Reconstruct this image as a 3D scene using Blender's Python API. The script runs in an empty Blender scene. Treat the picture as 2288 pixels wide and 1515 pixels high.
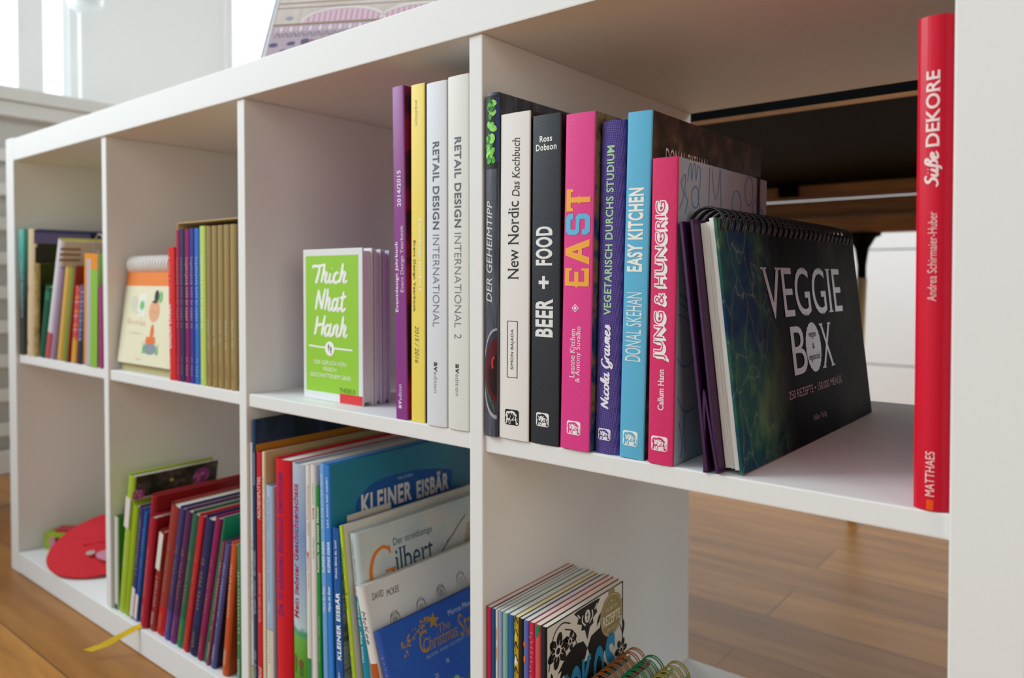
import bpy, bmesh, math, random
from mathutils import Vector, Matrix
random.seed(7)
S = bpy.context.scene
COL = S.collection
R = math.radians
# ------------------------------------------------------------------ camera
cam_data = bpy.data.cameras.new('camera')
cam = bpy.data.objects.new('camera', cam_data); COL.objects.link(cam)
cam.location = (1.4861, -0.4641, 0.5047)
cam.rotation_euler = (R(90 - 1.164), R(0.036), R(39.188))
cam_data.sensor_width = 36.0
cam_data.lens = 36.0 * 1675.13 / 2288
cam_data.shift_x = 19.78 / 2288
cam_data.shift_y = -101.57 / 2288
cam_data.clip_start = 0.02
cam_data.dof.use_dof = True
cam_data.dof.focus_distance = 0.56
cam_data.dof.aperture_fstop = 6.0
S.camera = cam
# ------------------------------------------------------------------ light
SKY_DIM, SKY_BRIGHT = 0.11, 1.95
world = bpy.data.worlds.new('daylight'); S.world = world; world.use_nodes = True
bg = world.node_tree.nodes['Background']
bg.inputs[0].default_value = (0.84, 0.94, 1.0, 1)
_n = world.node_tree; _tc = _n.nodes.new('ShaderNodeTexCoord'); _sx = _n.nodes.new('ShaderNodeSeparateXYZ'); _mr = _n.nodes.new('ShaderNodeMapRange')
_n.links.new(_tc.outputs['Generated'], _sx.inputs[0]); _n.links.new(_sx.outputs[0], _mr.inputs[0])
_mr.inputs[1].default_value = 0.5; _mr.inputs[2].default_value = -0.9; _mr.inputs[3].default_value = SKY_DIM; _mr.inputs[4].default_value = SKY_BRIGHT   # the sky is brightest beyond the left windows
_n.links.new(_mr.outputs[0], bg.inputs[1])
def area(name, loc, target, sx, sy, power, color=(1, 1, 1)):
    l = bpy.data.lights.new(name, 'AREA'); l.shape = 'RECTANGLE'; l.size = sx; l.size_y = sy
    l.energy = power; l.color = color
    o = bpy.data.objects.new(name, l); COL.objects.link(o); o.location = loc
    o.rotation_euler = (Vector(target) - Vector(loc)).to_track_quat('-Z', 'Y').to_euler()
    return o
area('front_window_light', (-0.85, -1.25, 1.65), (0.45, 0.0, 0.5), 1.2, 1.2, 58, (0.83, 0.935, 1.0))
area('side_window_light', (-0.93, 1.9, 1.75), (1.6, 2.2, 0.4), 1.2, 1.3, 26, (0.92, 0.975, 1.0))
area('right_fill_light', (3.0, -0.9, 0.95), (0.9, 0.3, 0.6), 1.0, 1.0, 10.5, (1.0, 0.91, 0.79))  # added warm fill for the right-facing inner faces, no window on this side
area('drawer_fill_light', (3.2, 1.35, 1.3), (0.9, 2.3, 0.4), 0.9, 1.0, 30, (0.92, 0.975, 1.0))  # added fill that brightens the drawer fronts, not an actual window
S.view_settings.view_transform = 'Standard'; S.view_settings.look = 'None'
S.view_settings.exposure = 0.0; S.view_settings.gamma = 1.0; S.view_settings.use_curve_mapping = False
# ------------------------------------------------------------------ shelf dimensions
SIDE, DIV, CELL, DEP = 0.0352, 0.0144, 0.335, 0.392
Z1, Z2, Z3, Z4, Z5 = 0.035, 0.361, 0.3755, 0.705, 0.742
def divx(n): return SIDE + n * CELL + (n - 1) * DIV
WID = 2 * SIDE + 4 * CELL + 3 * DIV
# ------------------------------------------------------------------ materials
def lin(h):
    h = h.lstrip('#'); c = [int(h[i:i + 2], 16) / 255 for i in (0, 2, 4)]
    return tuple((x / 12.92 if x <= 0.04045 else ((x + 0.055) / 1.055) ** 2.4) for x in c) + (1,)
MATS = {}
def M(color, rough=0.5, spec=0.27, bump=0.0, bscale=900, coat=0.0, metal=0.0):
    k = (color, rough, spec, bump, bscale, coat, metal)
    if k in MATS: return MATS[k]
    m = bpy.data.materials.new('paint_' + color.lstrip('#')); m.use_nodes = True
    nt = m.node_tree; b = nt.nodes['Principled BSDF']
    b.inputs['Base Color'].default_value = lin(color); b.inputs['Roughness'].default_value = rough
    b.inputs['Specular IOR Level'].default_value = spec; b.inputs['Metallic'].default_value = metal
    if coat: b.inputs['Coat Weight'].default_value = coat; b.inputs['Coat Roughness'].default_value = 0.15
    tc = nt.nodes.new('ShaderNodeTexCoord'); nz = nt.nodes.new('ShaderNodeTexNoise')
    nz.inputs['Scale'].default_value = bscale; nt.links.new(tc.outputs['Object'], nz.inputs['Vector'])
    bp = nt.nodes.new('ShaderNodeBump'); bp.inputs['Strength'].default_value = bump if bump else 0.03
    bp.inputs['Distance'].default_value = 0.0004
    nt.links.new(nz.outputs[0], bp.inputs['Height']); nt.links.new(bp.outputs[0], b.inputs['Normal'])
    MATS[k] = m; return m
def nodemat(name, rough=0.5, spec=0.35):
    m = bpy.data.materials.new(name); m.use_nodes = True; nt = m.node_tree
    b = nt.nodes['Principled BSDF']; b.inputs['Roughness'].default_value = rough; b.inputs['Specular IOR Level'].default_value = spec
    tc = nt.nodes.new('ShaderNodeTexCoord'); mp = nt.nodes.new('ShaderNodeMapping'); nt.links.new(tc.outputs['Object'], mp.inputs['Vector'])
    return m, nt, b, mp
def ramp(nt, fac, stops, interp='LINEAR'):
    r = nt.nodes.new('ShaderNodeValToRGB'); r.color_ramp.interpolation = interp
    e = r.color_ramp.elements
    while len(e) < len(stops): e.new(0.5)
    for el, (p, c) in zip(e, stops): el.position = p; el.color = lin(c)
    nt.links.new(fac, r.inputs[0]); return r.outputs[0]
def noise(nt, mp, scale, detail=6, rough=0.6):
    n = nt.nodes.new('ShaderNodeTexNoise'); n.inputs['Scale'].default_value = scale
    n.inputs['Detail'].default_value = detail; n.inputs['Roughness'].default_value = rough
    nt.links.new(mp.outputs[0], n.inputs['Vector']); return n.outputs[0]
def mix(nt, fac, a, b, mode='MIX'):
    x = nt.nodes.new('ShaderNodeMix'); x.data_type = 'RGBA'; x.blend_type = mode
    if isinstance(fac, (int, float)): x.inputs[0].default_value = fac
    else: nt.links.new(fac, x.inputs[0])
    for i, v in ((6, a), (7, b)):
        if isinstance(v, str): x.inputs[i].default_value = lin(v)
        else: nt.links.new(v, x.inputs[i])
    return x.outputs[2]
def photo(name, stops, scale=18, stretch=(1, 1, 1), rough=0.4, detail=8, seed=0, coat=0.0):
    m, nt, b, mp = nodemat(name, rough); mp.inputs['Scale'].default_value = stretch; mp.inputs['Location'].default_value = (seed, seed * .7, 0)
    nt.links.new(ramp(nt, noise(nt, mp, scale, detail, 0.62), stops), b.inputs['Base Color'])
    if coat: b.inputs['Coat Weight'].default_value = coat; b.inputs['Coat Roughness'].default_value = 0.2
    return m
def fabric(name, c1, c2, scale=700):
    m, nt, b, mp = nodemat(name, 0.75, 0.2); mp.inputs['Rotation'].default_value = (0, R(38), 0)
    ck = nt.nodes.new('ShaderNodeTexChecker'); ck.inputs['Scale'].default_value = scale
    ck.inputs['Color1'].default_value = lin(c1); ck.inputs['Color2'].default_value = lin(c2)
    nt.links.new(mp.outputs[0], ck.inputs['Vector']); nt.links.new(ck.outputs[0], b.inputs['Base Color'])
    bp = nt.nodes.new('ShaderNodeBump'); bp.inputs['Strength'].default_value = 0.25; bp.inputs['Distance'].default_value = 0.0003
    nt.links.new(ck.outputs[1], bp.inputs['Height']); nt.links.new(bp.outputs[0], b.inputs['Normal'])
    return m
def pages_mat(name, c1, c2):
    m, nt, b, mp = nodemat(name, 0.85, 0.15); mp.inputs['Scale'].default_value = (1, 0.02, 0.02)
    nt.links.new(ramp(nt, noise(nt, mp, 1600, 2, 0.5), [(0.3, c1), (0.7, c2)]), b.inputs['Base Color']); return m
def grad(name, axis, stops, length, rough=0.4, nscale=30, nmix=0.12):
    """colours printed one above the other along a local axis (0..length metres), softly mottled"""
    m, nt, b, mp = nodemat(name, rough)
    sx = nt.nodes.new('ShaderNodeSeparateXYZ'); nt.links.new(mp.outputs[0], sx.inputs[0])
    dv = nt.nodes.new('ShaderNodeMath'); dv.operation = 'DIVIDE'; dv.inputs[1].default_value = length
    nt.links.new(sx.outputs[axis], dv.inputs[0])
    ad = nt.nodes.new('ShaderNodeMath'); ad.operation = 'MULTIPLY_ADD'; ad.inputs[1].default_value = nmix; 
    nt.links.new(noise(nt, mp, nscale, 4), ad.inputs[0])
    sb = nt.nodes.new('ShaderNodeMath'); sb.operation = 'SUBTRACT'; sb.inputs[1].default_value = nmix / 2
    nt.links.new(dv.outputs[0], sb.inputs[0]); nt.links.new(sb.outputs[0], ad.inputs[2])
    nt.links.new(ramp(nt, ad.outputs[0], stops), b.inputs['Base Color']); return m
WHITE_FOIL = M('#e6e5e2', 0.5, 0.12, 0.04, 1200)
PAGES = pages_mat('page_edges', '#d8d0bd', '#efe9db')
PAGES_WHITE = pages_mat('white_page_edges', '#dcd9d2', '#f4f1ea')
# ------------------------------------------------------------------ mesh helpers
def bxm(bm, x0, x1, y0, y1, z0, z1, mi=0, bev=0.0):
    vs = [bm.verts.new((x, y, z)) for x in (x0, x1) for y in (y0, y1) for z in (z0, z1)]
    fs = []
    for q in ((0, 1, 3, 2), (4, 6, 7, 5), (0, 4, 5, 1), (2, 3, 7, 6), (0, 2, 6, 4), (1, 5, 7, 3)):
        f = bm.faces.new([vs[i] for i in q]); f.material_index = mi; fs.append(f)
    if bev:
        es = list({e for f in fs for e in f.edges})
        r = bmesh.ops.bevel(bm, geom=es, offset=bev, segments=2, affect='EDGES', profile=0.6)
        for f in r['faces']: f.material_index = mi
    return fs
def prism(bm, pts, axis, a, b, mi=0):
    """extrude a closed 2-D outline along axis from a to b"""
    def P(p, w):
        q = list(p); q.insert(axis, w); return q
    v0 = [bm.verts.new(P(p, a)) for p in pts]; v1 = [bm.verts.new(P(p, b)) for p in pts]
    n = len(pts)
    for i in range(n):
        f = bm.faces.new((v0[i], v0[(i + 1) % n], v1[(i + 1) % n], v1[i])); f.material_index = mi
    for vs in (v0, list(reversed(v1))):
        f = bm.faces.new(vs); f.material_index = mi
def tube(bm, pts, r, seg=6, mi=0, closed=False):
    pts = [Vector(p) for p in pts]; n = len(pts); rings = []
    for i, p in enumerate(pts):
        a = pts[(i - 1) % n] if (closed or i) else pts[0]; b = pts[(i + 1) % n] if (closed or i < n - 1) else pts[-1]
        d = (b - a).normalized(); u = d.orthogonal().normalized()
        if rings:
            u = (pu - d * pu.dot(d)); u = u.normalized() if u.length > 1e-6 else d.orthogonal().normalized()
        pu = u; w = d.cross(u)
        rr = r[i] if isinstance(r, (list, tuple)) else r
        rings.append([bm.verts.new(p + (u * math.cos(t) + w * math.sin(t)) * rr) for t in [2 * math.pi * k / seg for k in range(seg)]])
    m = n if closed else n - 1
    for i in range(m):
        A, B = rings[i], rings[(i + 1) % n]
        for k in range(seg):
            f = bm.faces.new((A[k], A[(k + 1) % seg], B[(k + 1) % seg], B[k])); f.material_index = mi; f.smooth = True
    if not closed:
        for q in (list(reversed(rings[0])), rings[-1]):
            f = bm.faces.new(q); f.material_index = mi
def lathe(bm, prof, seg=24, mi=0, c=(0, 0, 0)):
    rings = [[bm.verts.new((c[0] + r * math.cos(2 * math.pi * k / seg), c[1] + r * math.sin(2 * math.pi * k / seg), c[2] + z)) for k in range(seg)] for r, z in prof]
    for A, B in zip(rings, rings[1:]):
        for k in range(seg):
            f = bm.faces.new((A[k], A[(k + 1) % seg], B[(k + 1) % seg], B[k])); f.material_index = mi; f.smooth = True
    for q in (list(reversed(rings[0])), rings[-1]):
        f = bm.faces.new(q); f.material_index = mi
def obj(name, bm, mats, parent=None):
    bmesh.ops.recalc_face_normals(bm, faces=[f for f in bm.faces if not f.tag])
    me = bpy.data.meshes.new(name); bm.to_mesh(me); bm.free()
    for m in (mats if isinstance(mats, (list, tuple)) else [mats]): me.materials.append(m)
    o = bpy.data.objects.new(name, me); COL.objects.link(o)
    if parent: o.parent = parent
    return o
def tag(o, label=None, cat=None, group=None, kind=None):
    if label: o['label'] = label
    if cat: o['category'] = cat
    if group: o['group'] = group
    if kind: o['kind'] = kind
    return o
def empty(name, loc, label, cat, group=None, rot=(0, 0, 0)):
    o = bpy.data.objects.new(name, None); COL.objects.link(o); o.location = loc; o.rotation_euler = rot; o.empty_display_size = 0.02
    return tag(o, label, cat, group)
# ------------------------------------------------------------------ lettering
TXT = {}
def text_mesh(s, style):
    """list of (tris) in 2-D for a word in one of the print styles"""
    if (s, style) in TXT: return TXT[(s, style)]
    cu = bpy.data.curves.new('t', 'FONT'); cu.body = s; cu.resolution_u = 4
    cu.offset = {'bold': 0.022, 'black': 0.036, 'light': -0.012, 'serifbold': 0.016, 'hair': -0.02, 'fat': 0.07}.get(style, 0.0)
    cu.space_character = {'bold': 1.08, 'black': 1.12, 'fat': 1.2}.get(style, 1.0)
    if style in ('italic', 'serifitalic'): cu.shear = 0.22
    o = bpy.data.objects.new('t', cu); COL.objects.link(o)
    dg = bpy.context.evaluated_depsgraph_get(); me = bpy.data.meshes.new_from_object(o.evaluated_get(dg))
    V = [(v.co.x, v.co.y) for v in me.vertices]; F = [tuple(p.vertices) for p in me.polygons]
    if style.startswith('serif'):
        cnt = {}
        for f in F:
            for i in range(len(f)):
                k = tuple(sorted((f[i], f[(i + 1) % len(f)]))); cnt[k] = cnt.get(k, 0) + 1
        edges = [(V[a], V[b]) for (a, b), n in cnt.items() if n == 1]
        sh = 0.22 if style == 'serifitalic' else 0.0
        for (a, b) in edges:
            if abs(a[1] - b[1]) > 0.004: continue
            L = abs(a[0] - b[0]); y = a[1]
            if not 0.05 < L < 0.14: continue
            level = min((abs(y - q), q) for q in (0.0, 0.449, 0.682, -0.205))
            if level[0] > 0.03: continue
            x0, x1 = min(a[0], b[0]) - 0.06, max(a[0], b[0]) + (0.06 if level[1] != 0.449 else 0.0)
            t = 0.03 if y < 0.1 else -0.03
            n = len(V); V += [(x0, y), (x1, y), (x1 - 0.02 + sh * t, y + t), (x0 + 0.02 + sh * t, y + t)]
            F.append((n, n + 1, n + 2, n + 3) if t > 0 else (n + 3, n + 2, n + 1, n))
    bpy.data.objects.remove(o); bpy.data.curves.remove(cu); bpy.data.meshes.remove(me)
    TXT[(s, style)] = (V, F); return V, F
def spline2(pts, n=8):
    """Catmull-Rom through 2-D points"""
    P = [Vector((p[0], p[1])) for p in pts]; P = [P[0] * 2 - P[1]] + P + [P[-1] * 2 - P[-2]]; out = []
    for i in range(1, len(P) - 2):
        for k in range(n):
            t = k / n; a, b, c, d = P[i - 1:i + 3]
            out.append(0.5 * ((2 * b) + (c - a) * t + (2 * a - 5 * b + 4 * c - d) * t * t + (3 * b - a - 3 * c + d) * t ** 3))
    out.append(P[-2]); return out
def ribbon2(pts, w, taper=0.35, n=6):
    """flat brush stroke: quads in 2-D"""
    c = spline2(pts, n) if len(pts) > 2 else [Vector(p) for p in pts]
    V, F = [], []
    for i, p in enumerate(c):
        d = (c[min(i + 1, len(c) - 1)] - c[max(i - 1, 0)])
        d = d.normalized() if d.length > 1e-9 else Vector((1, 0))
        nrm = Vector((-d.y, d.x)); t = i / max(1, len(c) - 1)
        ww = w * (taper + (1 - taper) * math.sin(math.pi * min(1, max(0, t))) ** 0.5) * 0.5
        V += [tuple(p + nrm * ww), tuple(p - nrm * ww)]
        if i: F.append((2 * i - 2, 2 * i - 1, 2 * i + 1, 2 * i))
    return V, F
# brush-script letters: strokes through points, unit em (x advance last)
SCRIPT = {
 'T': ([[(-.05, .62), (.0, .7), (.25, .7), (.55, .76)], [(.3, .72), (.27, .4), (.2, .05), (.16, -.02)]], .42),
 'h': ([[(.1, .8), (.08, .4), (.02, .0)], [(.04, .2), (.16, .42), (.24, .38), (.2, .12), (.26, .0), (.36, .1)]], .36),
 'i': ([[(.06, .4), (.03, .12), (.09, .0), (.2, .1)], [(.1, .58), (.12, .6)]], .2),
 'c': ([[(.24, .36), (.15, .42), (.04, .25), (.08, .02), (.2, .02), (.32, .12)]], .3),
 'e': ([[(.05, .18), (.2, .25), (.22, .38), (.1, .4), (.04, .2), (.1, .0), (.22, .02), (.32, .12)]], .3),
 'N': ([[(.02, .0), (.06, .4), (.1, .75)], [(.1, .75), (.2, .4), (.34, .02)], [(.34, .02), (.38, .45), (.44, .8)]], .48),
 'a': ([[(.26, .4), (.1, .4), (.02, .2), (.08, .0), (.2, .1), (.27, .4)], [(.29, .5), (.25, .1), (.31, .0), (.42, .12)]], .40),
 't': ([[(.14, .7), (.1, .3), (.1, .04), (.18, .0), (.3, .1)], [(-.02, .46), (.12, .48), (.28, .52)]], .28),
 'H': ([[(.06, .76), (.05, .4), (.0, .0)], [(.02, .36), (.2, .42), (.4, .44)], [(.42, .8), (.38, .4), (.34, .0)]], .46),
 'n': ([[(.06, .42), (.04, .2), (.01, .0)], [(.03, .2), (.14, .42), (.22, .38), (.19, .12), (.25, .0), (.34, .1)]], .34),
 'o': ([[(.16, .42), (.05, .36), (.03, .12), (.12, .0), (.24, .12), (.24, .34), (.16, .42), (.34, .3)]], .33),
 'l': ([[(.04, .05), (.16, .5), (.16, .8), (.08, .75), (.05, .3), (.08, .02), (.2, .06)]], .2),
 'G': ([[(.42, .62), (.34, .76), (.14, .66), (.04, .34), (.1, .04), (.28, .04), (.38, .3)], [(.38, .32), (.36, .0), (.26, -.24), (.08, -.2), (.2, -.02), (.48, .12)]], .46),
 'r': ([[(.06, .42), (.04, .2), (.01, .0)], [(.03, .22), (.1, .4), (.24, .42)]], .25),
 'm': ([[(.04, .42), (.03, .2), (.0, .0)], [(.02, .2), (.1, .42), (.17, .36), (.14, .0)], [(.16, .2), (.24, .42), (.31, .36), (.28, .1), (.34, .0), (.42, .1)]], .42),
 's': ([[(.02, .08), (.12, .22), (.18, .42), (.22, .2), (.14, .0), (.04, .02)], [(.14, .0), (.3, .1)]], .28),
 'S': ([[(.38, .66), (.28, .76), (.14, .68), (.16, .5), (.3, .34), (.28, .1), (.12, .0), (.0, .1)]], .4),
 'ü': ([[(.06, .42), (.03, .14), (.1, .0), (.22, .14), (.27, .42)], [(.27, .42), (.23, .1), (.29, .0), (.38, .1)], [(.1, .58), (.12, .6)], [(.24, .58), (.26, .6)]], .36),
 'ß': ([[(-.02, -.24), (.06, -.1), (.08, .4), (.14, .72), (.26, .74), (.28, .58), (.16, .44), (.28, .34), (.26, .08), (.14, .02)]], .34),
 ' ': ([], .22)}
def script_mesh(s, w=0.085):
    V, F, x, k = [], [], 0.0, 0
    for ch in s:
        strokes, adv = SCRIPT.get(ch, ([], .25))
        for st in strokes:
            sv, sf = ribbon2([(p[0] + x + p[1] * 0.12, p[1]) for p in st], w, 0.55)
            n = len(V); V += [(a, b, k * 0.1) for a, b in sv]; F += [tuple(i + n for i in f) for f in sf]; k += 1
        x += adv
    return V, F
def scribble(seed, n):
    """lettering too blurred to read: a row of small strokes"""
    rnd = random.Random(seed); V, F, x = [], [], 0.0
    for i in range(n):
        if rnd.random() < 0.14: x += 0.35; continue
        h = rnd.choice((.55, .6, .95)); k = len(V); w = 0.13
        V += [(x, 0), (x + w, 0), (x + w + .05, h), (x + .05, h)]; F.append((k, k + 1, k + 2, k + 3)); 
        k = len(V); y = rnd.choice((0.0, .3, h - .14)); V += [(x, y), (x + .38, y), (x + .38, y + .12), (x, y + .12)]; F.append((k, k + 1, k + 2, k + 3)); x += 0.55
    return V, F
def put(bm, VF, fit, mapper, mi, layer=1):
    """place a flat print: fit=(a0,a1,b0,b1) target box in the print's own axes, mapper(a,b,lift)->xyz"""
    V, F = VF
    if not F: return
    xs = [v[0] for v in V]; ys = [v[1] for v in V]
    X0, X1, Y0, Y1 = min(xs), max(xs), min(ys), max(ys)
    a0, a1, b0, b1 = fit
    vs = [bm.verts.new(mapper(a0 + (v[0] - X0) / max(1e-9, X1 - X0) * (a1 - a0), b0 + (v[1] - Y0) / max(1e-9, Y1 - Y0) * (b1 - b0), 0.00012 * (layer + (v[2] if len(v) > 2 else 0)))) for v in V]
    for f in F:
        try: nf = bm.faces.new([vs[i] for i in f]); nf.material_index = mi; nf.tag = True
        except ValueError: pass
def raw(bm, VF, mapper, mi, layer=1):
    V, F = VF; vs = [bm.verts.new(mapper(v[0], v[1], 0.00012 * layer)) for v in V]
    for f in F:
        try: nf = bm.faces.new([vs[i] for i in f]); nf.material_index = mi; nf.tag = True
        except ValueError: pass
def poly(pts): return [tuple(p) for p in pts], [tuple(range(len(pts)))]
def rect(a0, a1, b0, b1): return poly([(a0, b0), (a1, b0), (a1, b1), (a0, b1)])
def ell(cx, cy, rx, ry, n=28, rot=0.0):
    c, s = math.cos(rot), math.sin(rot)
    return poly([(cx + rx * math.cos(t) * c - ry * math.sin(t) * s, cy + rx * math.cos(t) * s + ry * math.sin(t) * c) for t in [2 * math.pi * k / n for k in range(n)]])
def star(cx, cy, r, n=5, inner=0.45, rot=math.pi / 2):
    return poly([(cx + (r if k % 2 == 0 else r * inner) * math.cos(rot + math.pi * k / n), cy + (r if k % 2 == 0 else r * inner) * math.sin(rot + math.pi * k / n)) for k in range(2 * n)])
def line(pts, w, taper=1.0): return ribbon2(pts, w, taper)
# ------------------------------------------------------------------ books
class Print:
    """collects prints for one surface (material slots shared with the base material in slot 0)"""
    def __init__(self, base): self.mats = [base]; self.items = []
    def slot(self, color, rough=0.55):
        m = color if isinstance(color, bpy.types.Material) else M(color, rough)
        if m not in self.mats: self.mats.append(m)
        return self.mats.index(m)
def lettering(s, style):
    if style == 'script': return script_mesh(s)
    if style == 'scriptbold': return script_mesh(s, 0.13)
    if style == 'blur': return scribble(s, len(s))
    return text_mesh(s, style)
LOGO_BODY = [(.07, .07), (.1, .3), (.12, .48), (.05, .52), (.07, .72), (.16, .88), (.3, .86), (.5, .93), (.68, .88), (.84, .7), (.93, .45), (.94, .07), (.8, .07), (.78, .3), (.72, .36), (.62, .3), (.44, .3), (.42, .07), (.3, .07), (.26, .3), (.2, .3), (.17, .07)]
LOGO_LINES = [[(.2, .74), (.26, .64), (.26, .45), (.34, .5), (.36, .68), (.44, .76)], [(.44, .76), (.46, .5), (.42, .36), (.5, .42), (.54, .66), (.6, .76)], [(.56, .46), (.64, .62), (.72, .58), (.7, .44), (.6, .38)], [(.84, .6), (.88, .42), (.9, .2)], [(.36, .3), (.36, .12)]]
def book(kind, label, cat, x0, x1, H, lean, w, z, y=0.006, spine='#ffffff', cover=None, pages=None, soft=False, rnd=0.001, texts=(), bands=(), marks=None, cmarks=None, ctexts=(), yaw=0.0, group=None, board=0.0024, back=None, extra=None):
    """one standing book: x0..x1 where the spine's edges meet the board, H height of its top left corner"""
    a = R(lean); t = (x1 - x0) * math.cos(a) - 0.0004
    if a > 0: ox, oz = x0 + t * math.sin(a) * math.tan(a), z + t * math.sin(a); h = (H - t * math.sin(a)) / math.cos(a)
    else: ox, oz = x0, z; h = H / math.cos(a)
    root = empty(kind, (ox, y, oz + 0.0003), label, cat, group, (0, a, yaw))
    root.rotation_euler = (Matrix.Rotation(R(yaw), 3, 'Z') @ Matrix.Rotation(a, 3, 'Y')).to_euler()
    sm = spine if isinstance(spine, bpy.types.Material) else M(spine, 0.45)
    cv = cover if cover is not None else spine
    cm = cv if isinstance(cv, bpy.types.Material) else M(cv, 0.4)
    bk = sm if back is None else (back if isinstance(back, bpy.types.Material) else M(back, 0.4))
    bt = 0.0005 if soft else min(board, t * 0.22)
    ins = 0.0003 if soft else 0.003
    # spine: a shallow curved shell
    bm = bmesh.new(); N = 10; st = 0.0006 if soft else 0.0012
    prof = [(t * i / N, rnd * (2 * i / N - 1) ** 2) for i in range(N + 1)]
    e = min(0.0006, t * 0.1)
    prof[0] = (0, prof[0][1] + e); prof[-1] = (t, prof[-1][1] + e)
    prof.insert(1, (e, prof[0][1] - e)); prof.insert(-1, (t - e, prof[-1][1] - e))
    prism(bm, prof + [(q[0], q[1] + st) for q in reversed(prof)], 2, 0, h)
    pr = Print(sm)
    def smap(a_, b_, lift): return (a_, rnd * (2 * a_ / t - 1) ** 2 - lift, b_)
    for (f0, f1, c) in bands: 
        k = 6
        V, F = [], []
        for i in range(k + 1): V += [(e + (t - 2 * e) * i / k, f0 * h), (e + (t - 2 * e) * i / k, f1 * h)]
        F = [(2 * i, 2 * i + 2, 2 * i + 3, 2 * i + 1) for i in range(k)]
        raw(bm, (V, F), smap, pr.slot(c), 0.4)
    for tx in texts:
        s, style, c, (f0, f1, g0, g1), d = tx[:5]; lay = tx[5] if len(tx) > 5 else 1.5
        VF = lettering(s, style); mi = pr.slot(c)
        if d == 'u': put(bm, VF, (f0 * h, f1 * h, -g1 * t, -g0 * t), lambda A, B, l: smap(-B, A, l), mi, lay)
        elif d == 'd': put(bm, VF, (-f1 * h, -f0 * h, g0 * t, g1 * t), lambda A, B, l: smap(B, -A, l), mi, lay)
        else: put(bm, VF, (g0 * t, g1 * t, f0 * h, f1 * h), smap, mi, lay)
    if marks: marks(bm, smap, pr, t, h)
    # follow the spine's curve with every print: cut it into narrow strips and lay each strip on the curve
    pf = [f for f in bm.faces if f.tag]
    if pf and rnd > 0.0003:
        own = {f for f in bm.faces if not f.tag}; lift = {}
        for f in pf:
            for v in f.verts: lift.setdefault(round(-v.co.y + rnd * (2 * v.co.x / t - 1) ** 2, 6), 0)
        for L_ in list(lift):
            grp = [f for f in bm.faces if f not in own and abs(-f.verts[0].co.y + rnd * (2 * f.verts[0].co.x / t - 1) ** 2 - L_) < 1e-6]
            geo = set(grp)
            for f in grp: geo.update(f.edges); geo.update(f.verts)
            for i in range(1, 10):
                gl = [g for g in geo if g.is_valid]
                r = bmesh.ops.bisect_plane(bm, geom=gl, dist=1e-7, plane_co=(t * i / 10, 0, 0), plane_no=(1, 0, 0))
                geo = set(r['geom']) | set(r['geom_cut'])
            for g in geo:
                if isinstance(g, bmesh.types.BMVert) and g.is_valid: g.co.y = rnd * (2 * g.co.x / t - 1) ** 2 - L_
        for f in bm.faces: f.tag = f not in own
    obj('spine', bm, pr.mats, root)
    # boards: the back one at x = 0, the front one at x = t
    y0 = rnd + 0.0003 + st
    bm = bmesh.new(); bxm(bm, 0, bt, y0, w, 0, h, 0, min(0.0004, bt * 0.3)); obj('back_cover', bm, bk, root)
    bm = bmesh.new(); bxm(bm, t - bt, t, y0, w, 0, h, 0, min(0.0004, bt * 0.3)); pc = Print(cm)
    def cmap(a_, b_, lift): return (t + lift, a_, b_)
    for (s, style, c, (p0, p1, q0, q1)) in ctexts:
        put(bm, lettering(s, style), (p0, p1, q0, q1), cmap, pc.slot(c), 2.5)
    if cmarks: cmarks(bm, cmap, pc, t, h, w)
    obj('front_cover', bm, pc.mats, root)
    bm = bmesh.new(); bxm(bm, bt + 0.0001, t - bt - 0.0001, y0 + 0.0002, w - ins, ins, h - ins)
    obj('page_block', bm, pages or PAGES, root)
    if extra: extra(root, t, h)
    return root
def elephant(color, ground, f0, f1, g0, g1):
    """publisher's mark: elephant in a rounded square"""
    def fn(bm, smap, pr, t, h):
        a0, a1, b0, b1 = g0 * t, g1 * t, f0 * h, f1 * h
        def m(a_, b_, l): return smap(a0 + a_ * (a1 - a0), b0 + b_ * (b1 - b0), l)
        rr = [(.1, 0), (.9, 0), (1, .1), (1, .9), (.9, 1), (.1, 1), (0, .9), (0, .1)]
        raw(bm, poly(rr), m, pr.slot(color), 1.0); raw(bm, poly(LOGO_BODY), m, pr.slot(ground), 2.0)
        for l in LOGO_LINES: raw(bm, line(l, 0.075), m, pr.slot(color), 3.0)
        raw(bm, poly([(.46, .09), (.74, .09), (.72, .24), (.5, .24)]), m, pr.slot(color), 2.6)
    return fn
def both(*fs):
    def fn(*a):
        for f in fs: f(*a)
    return fn
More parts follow.
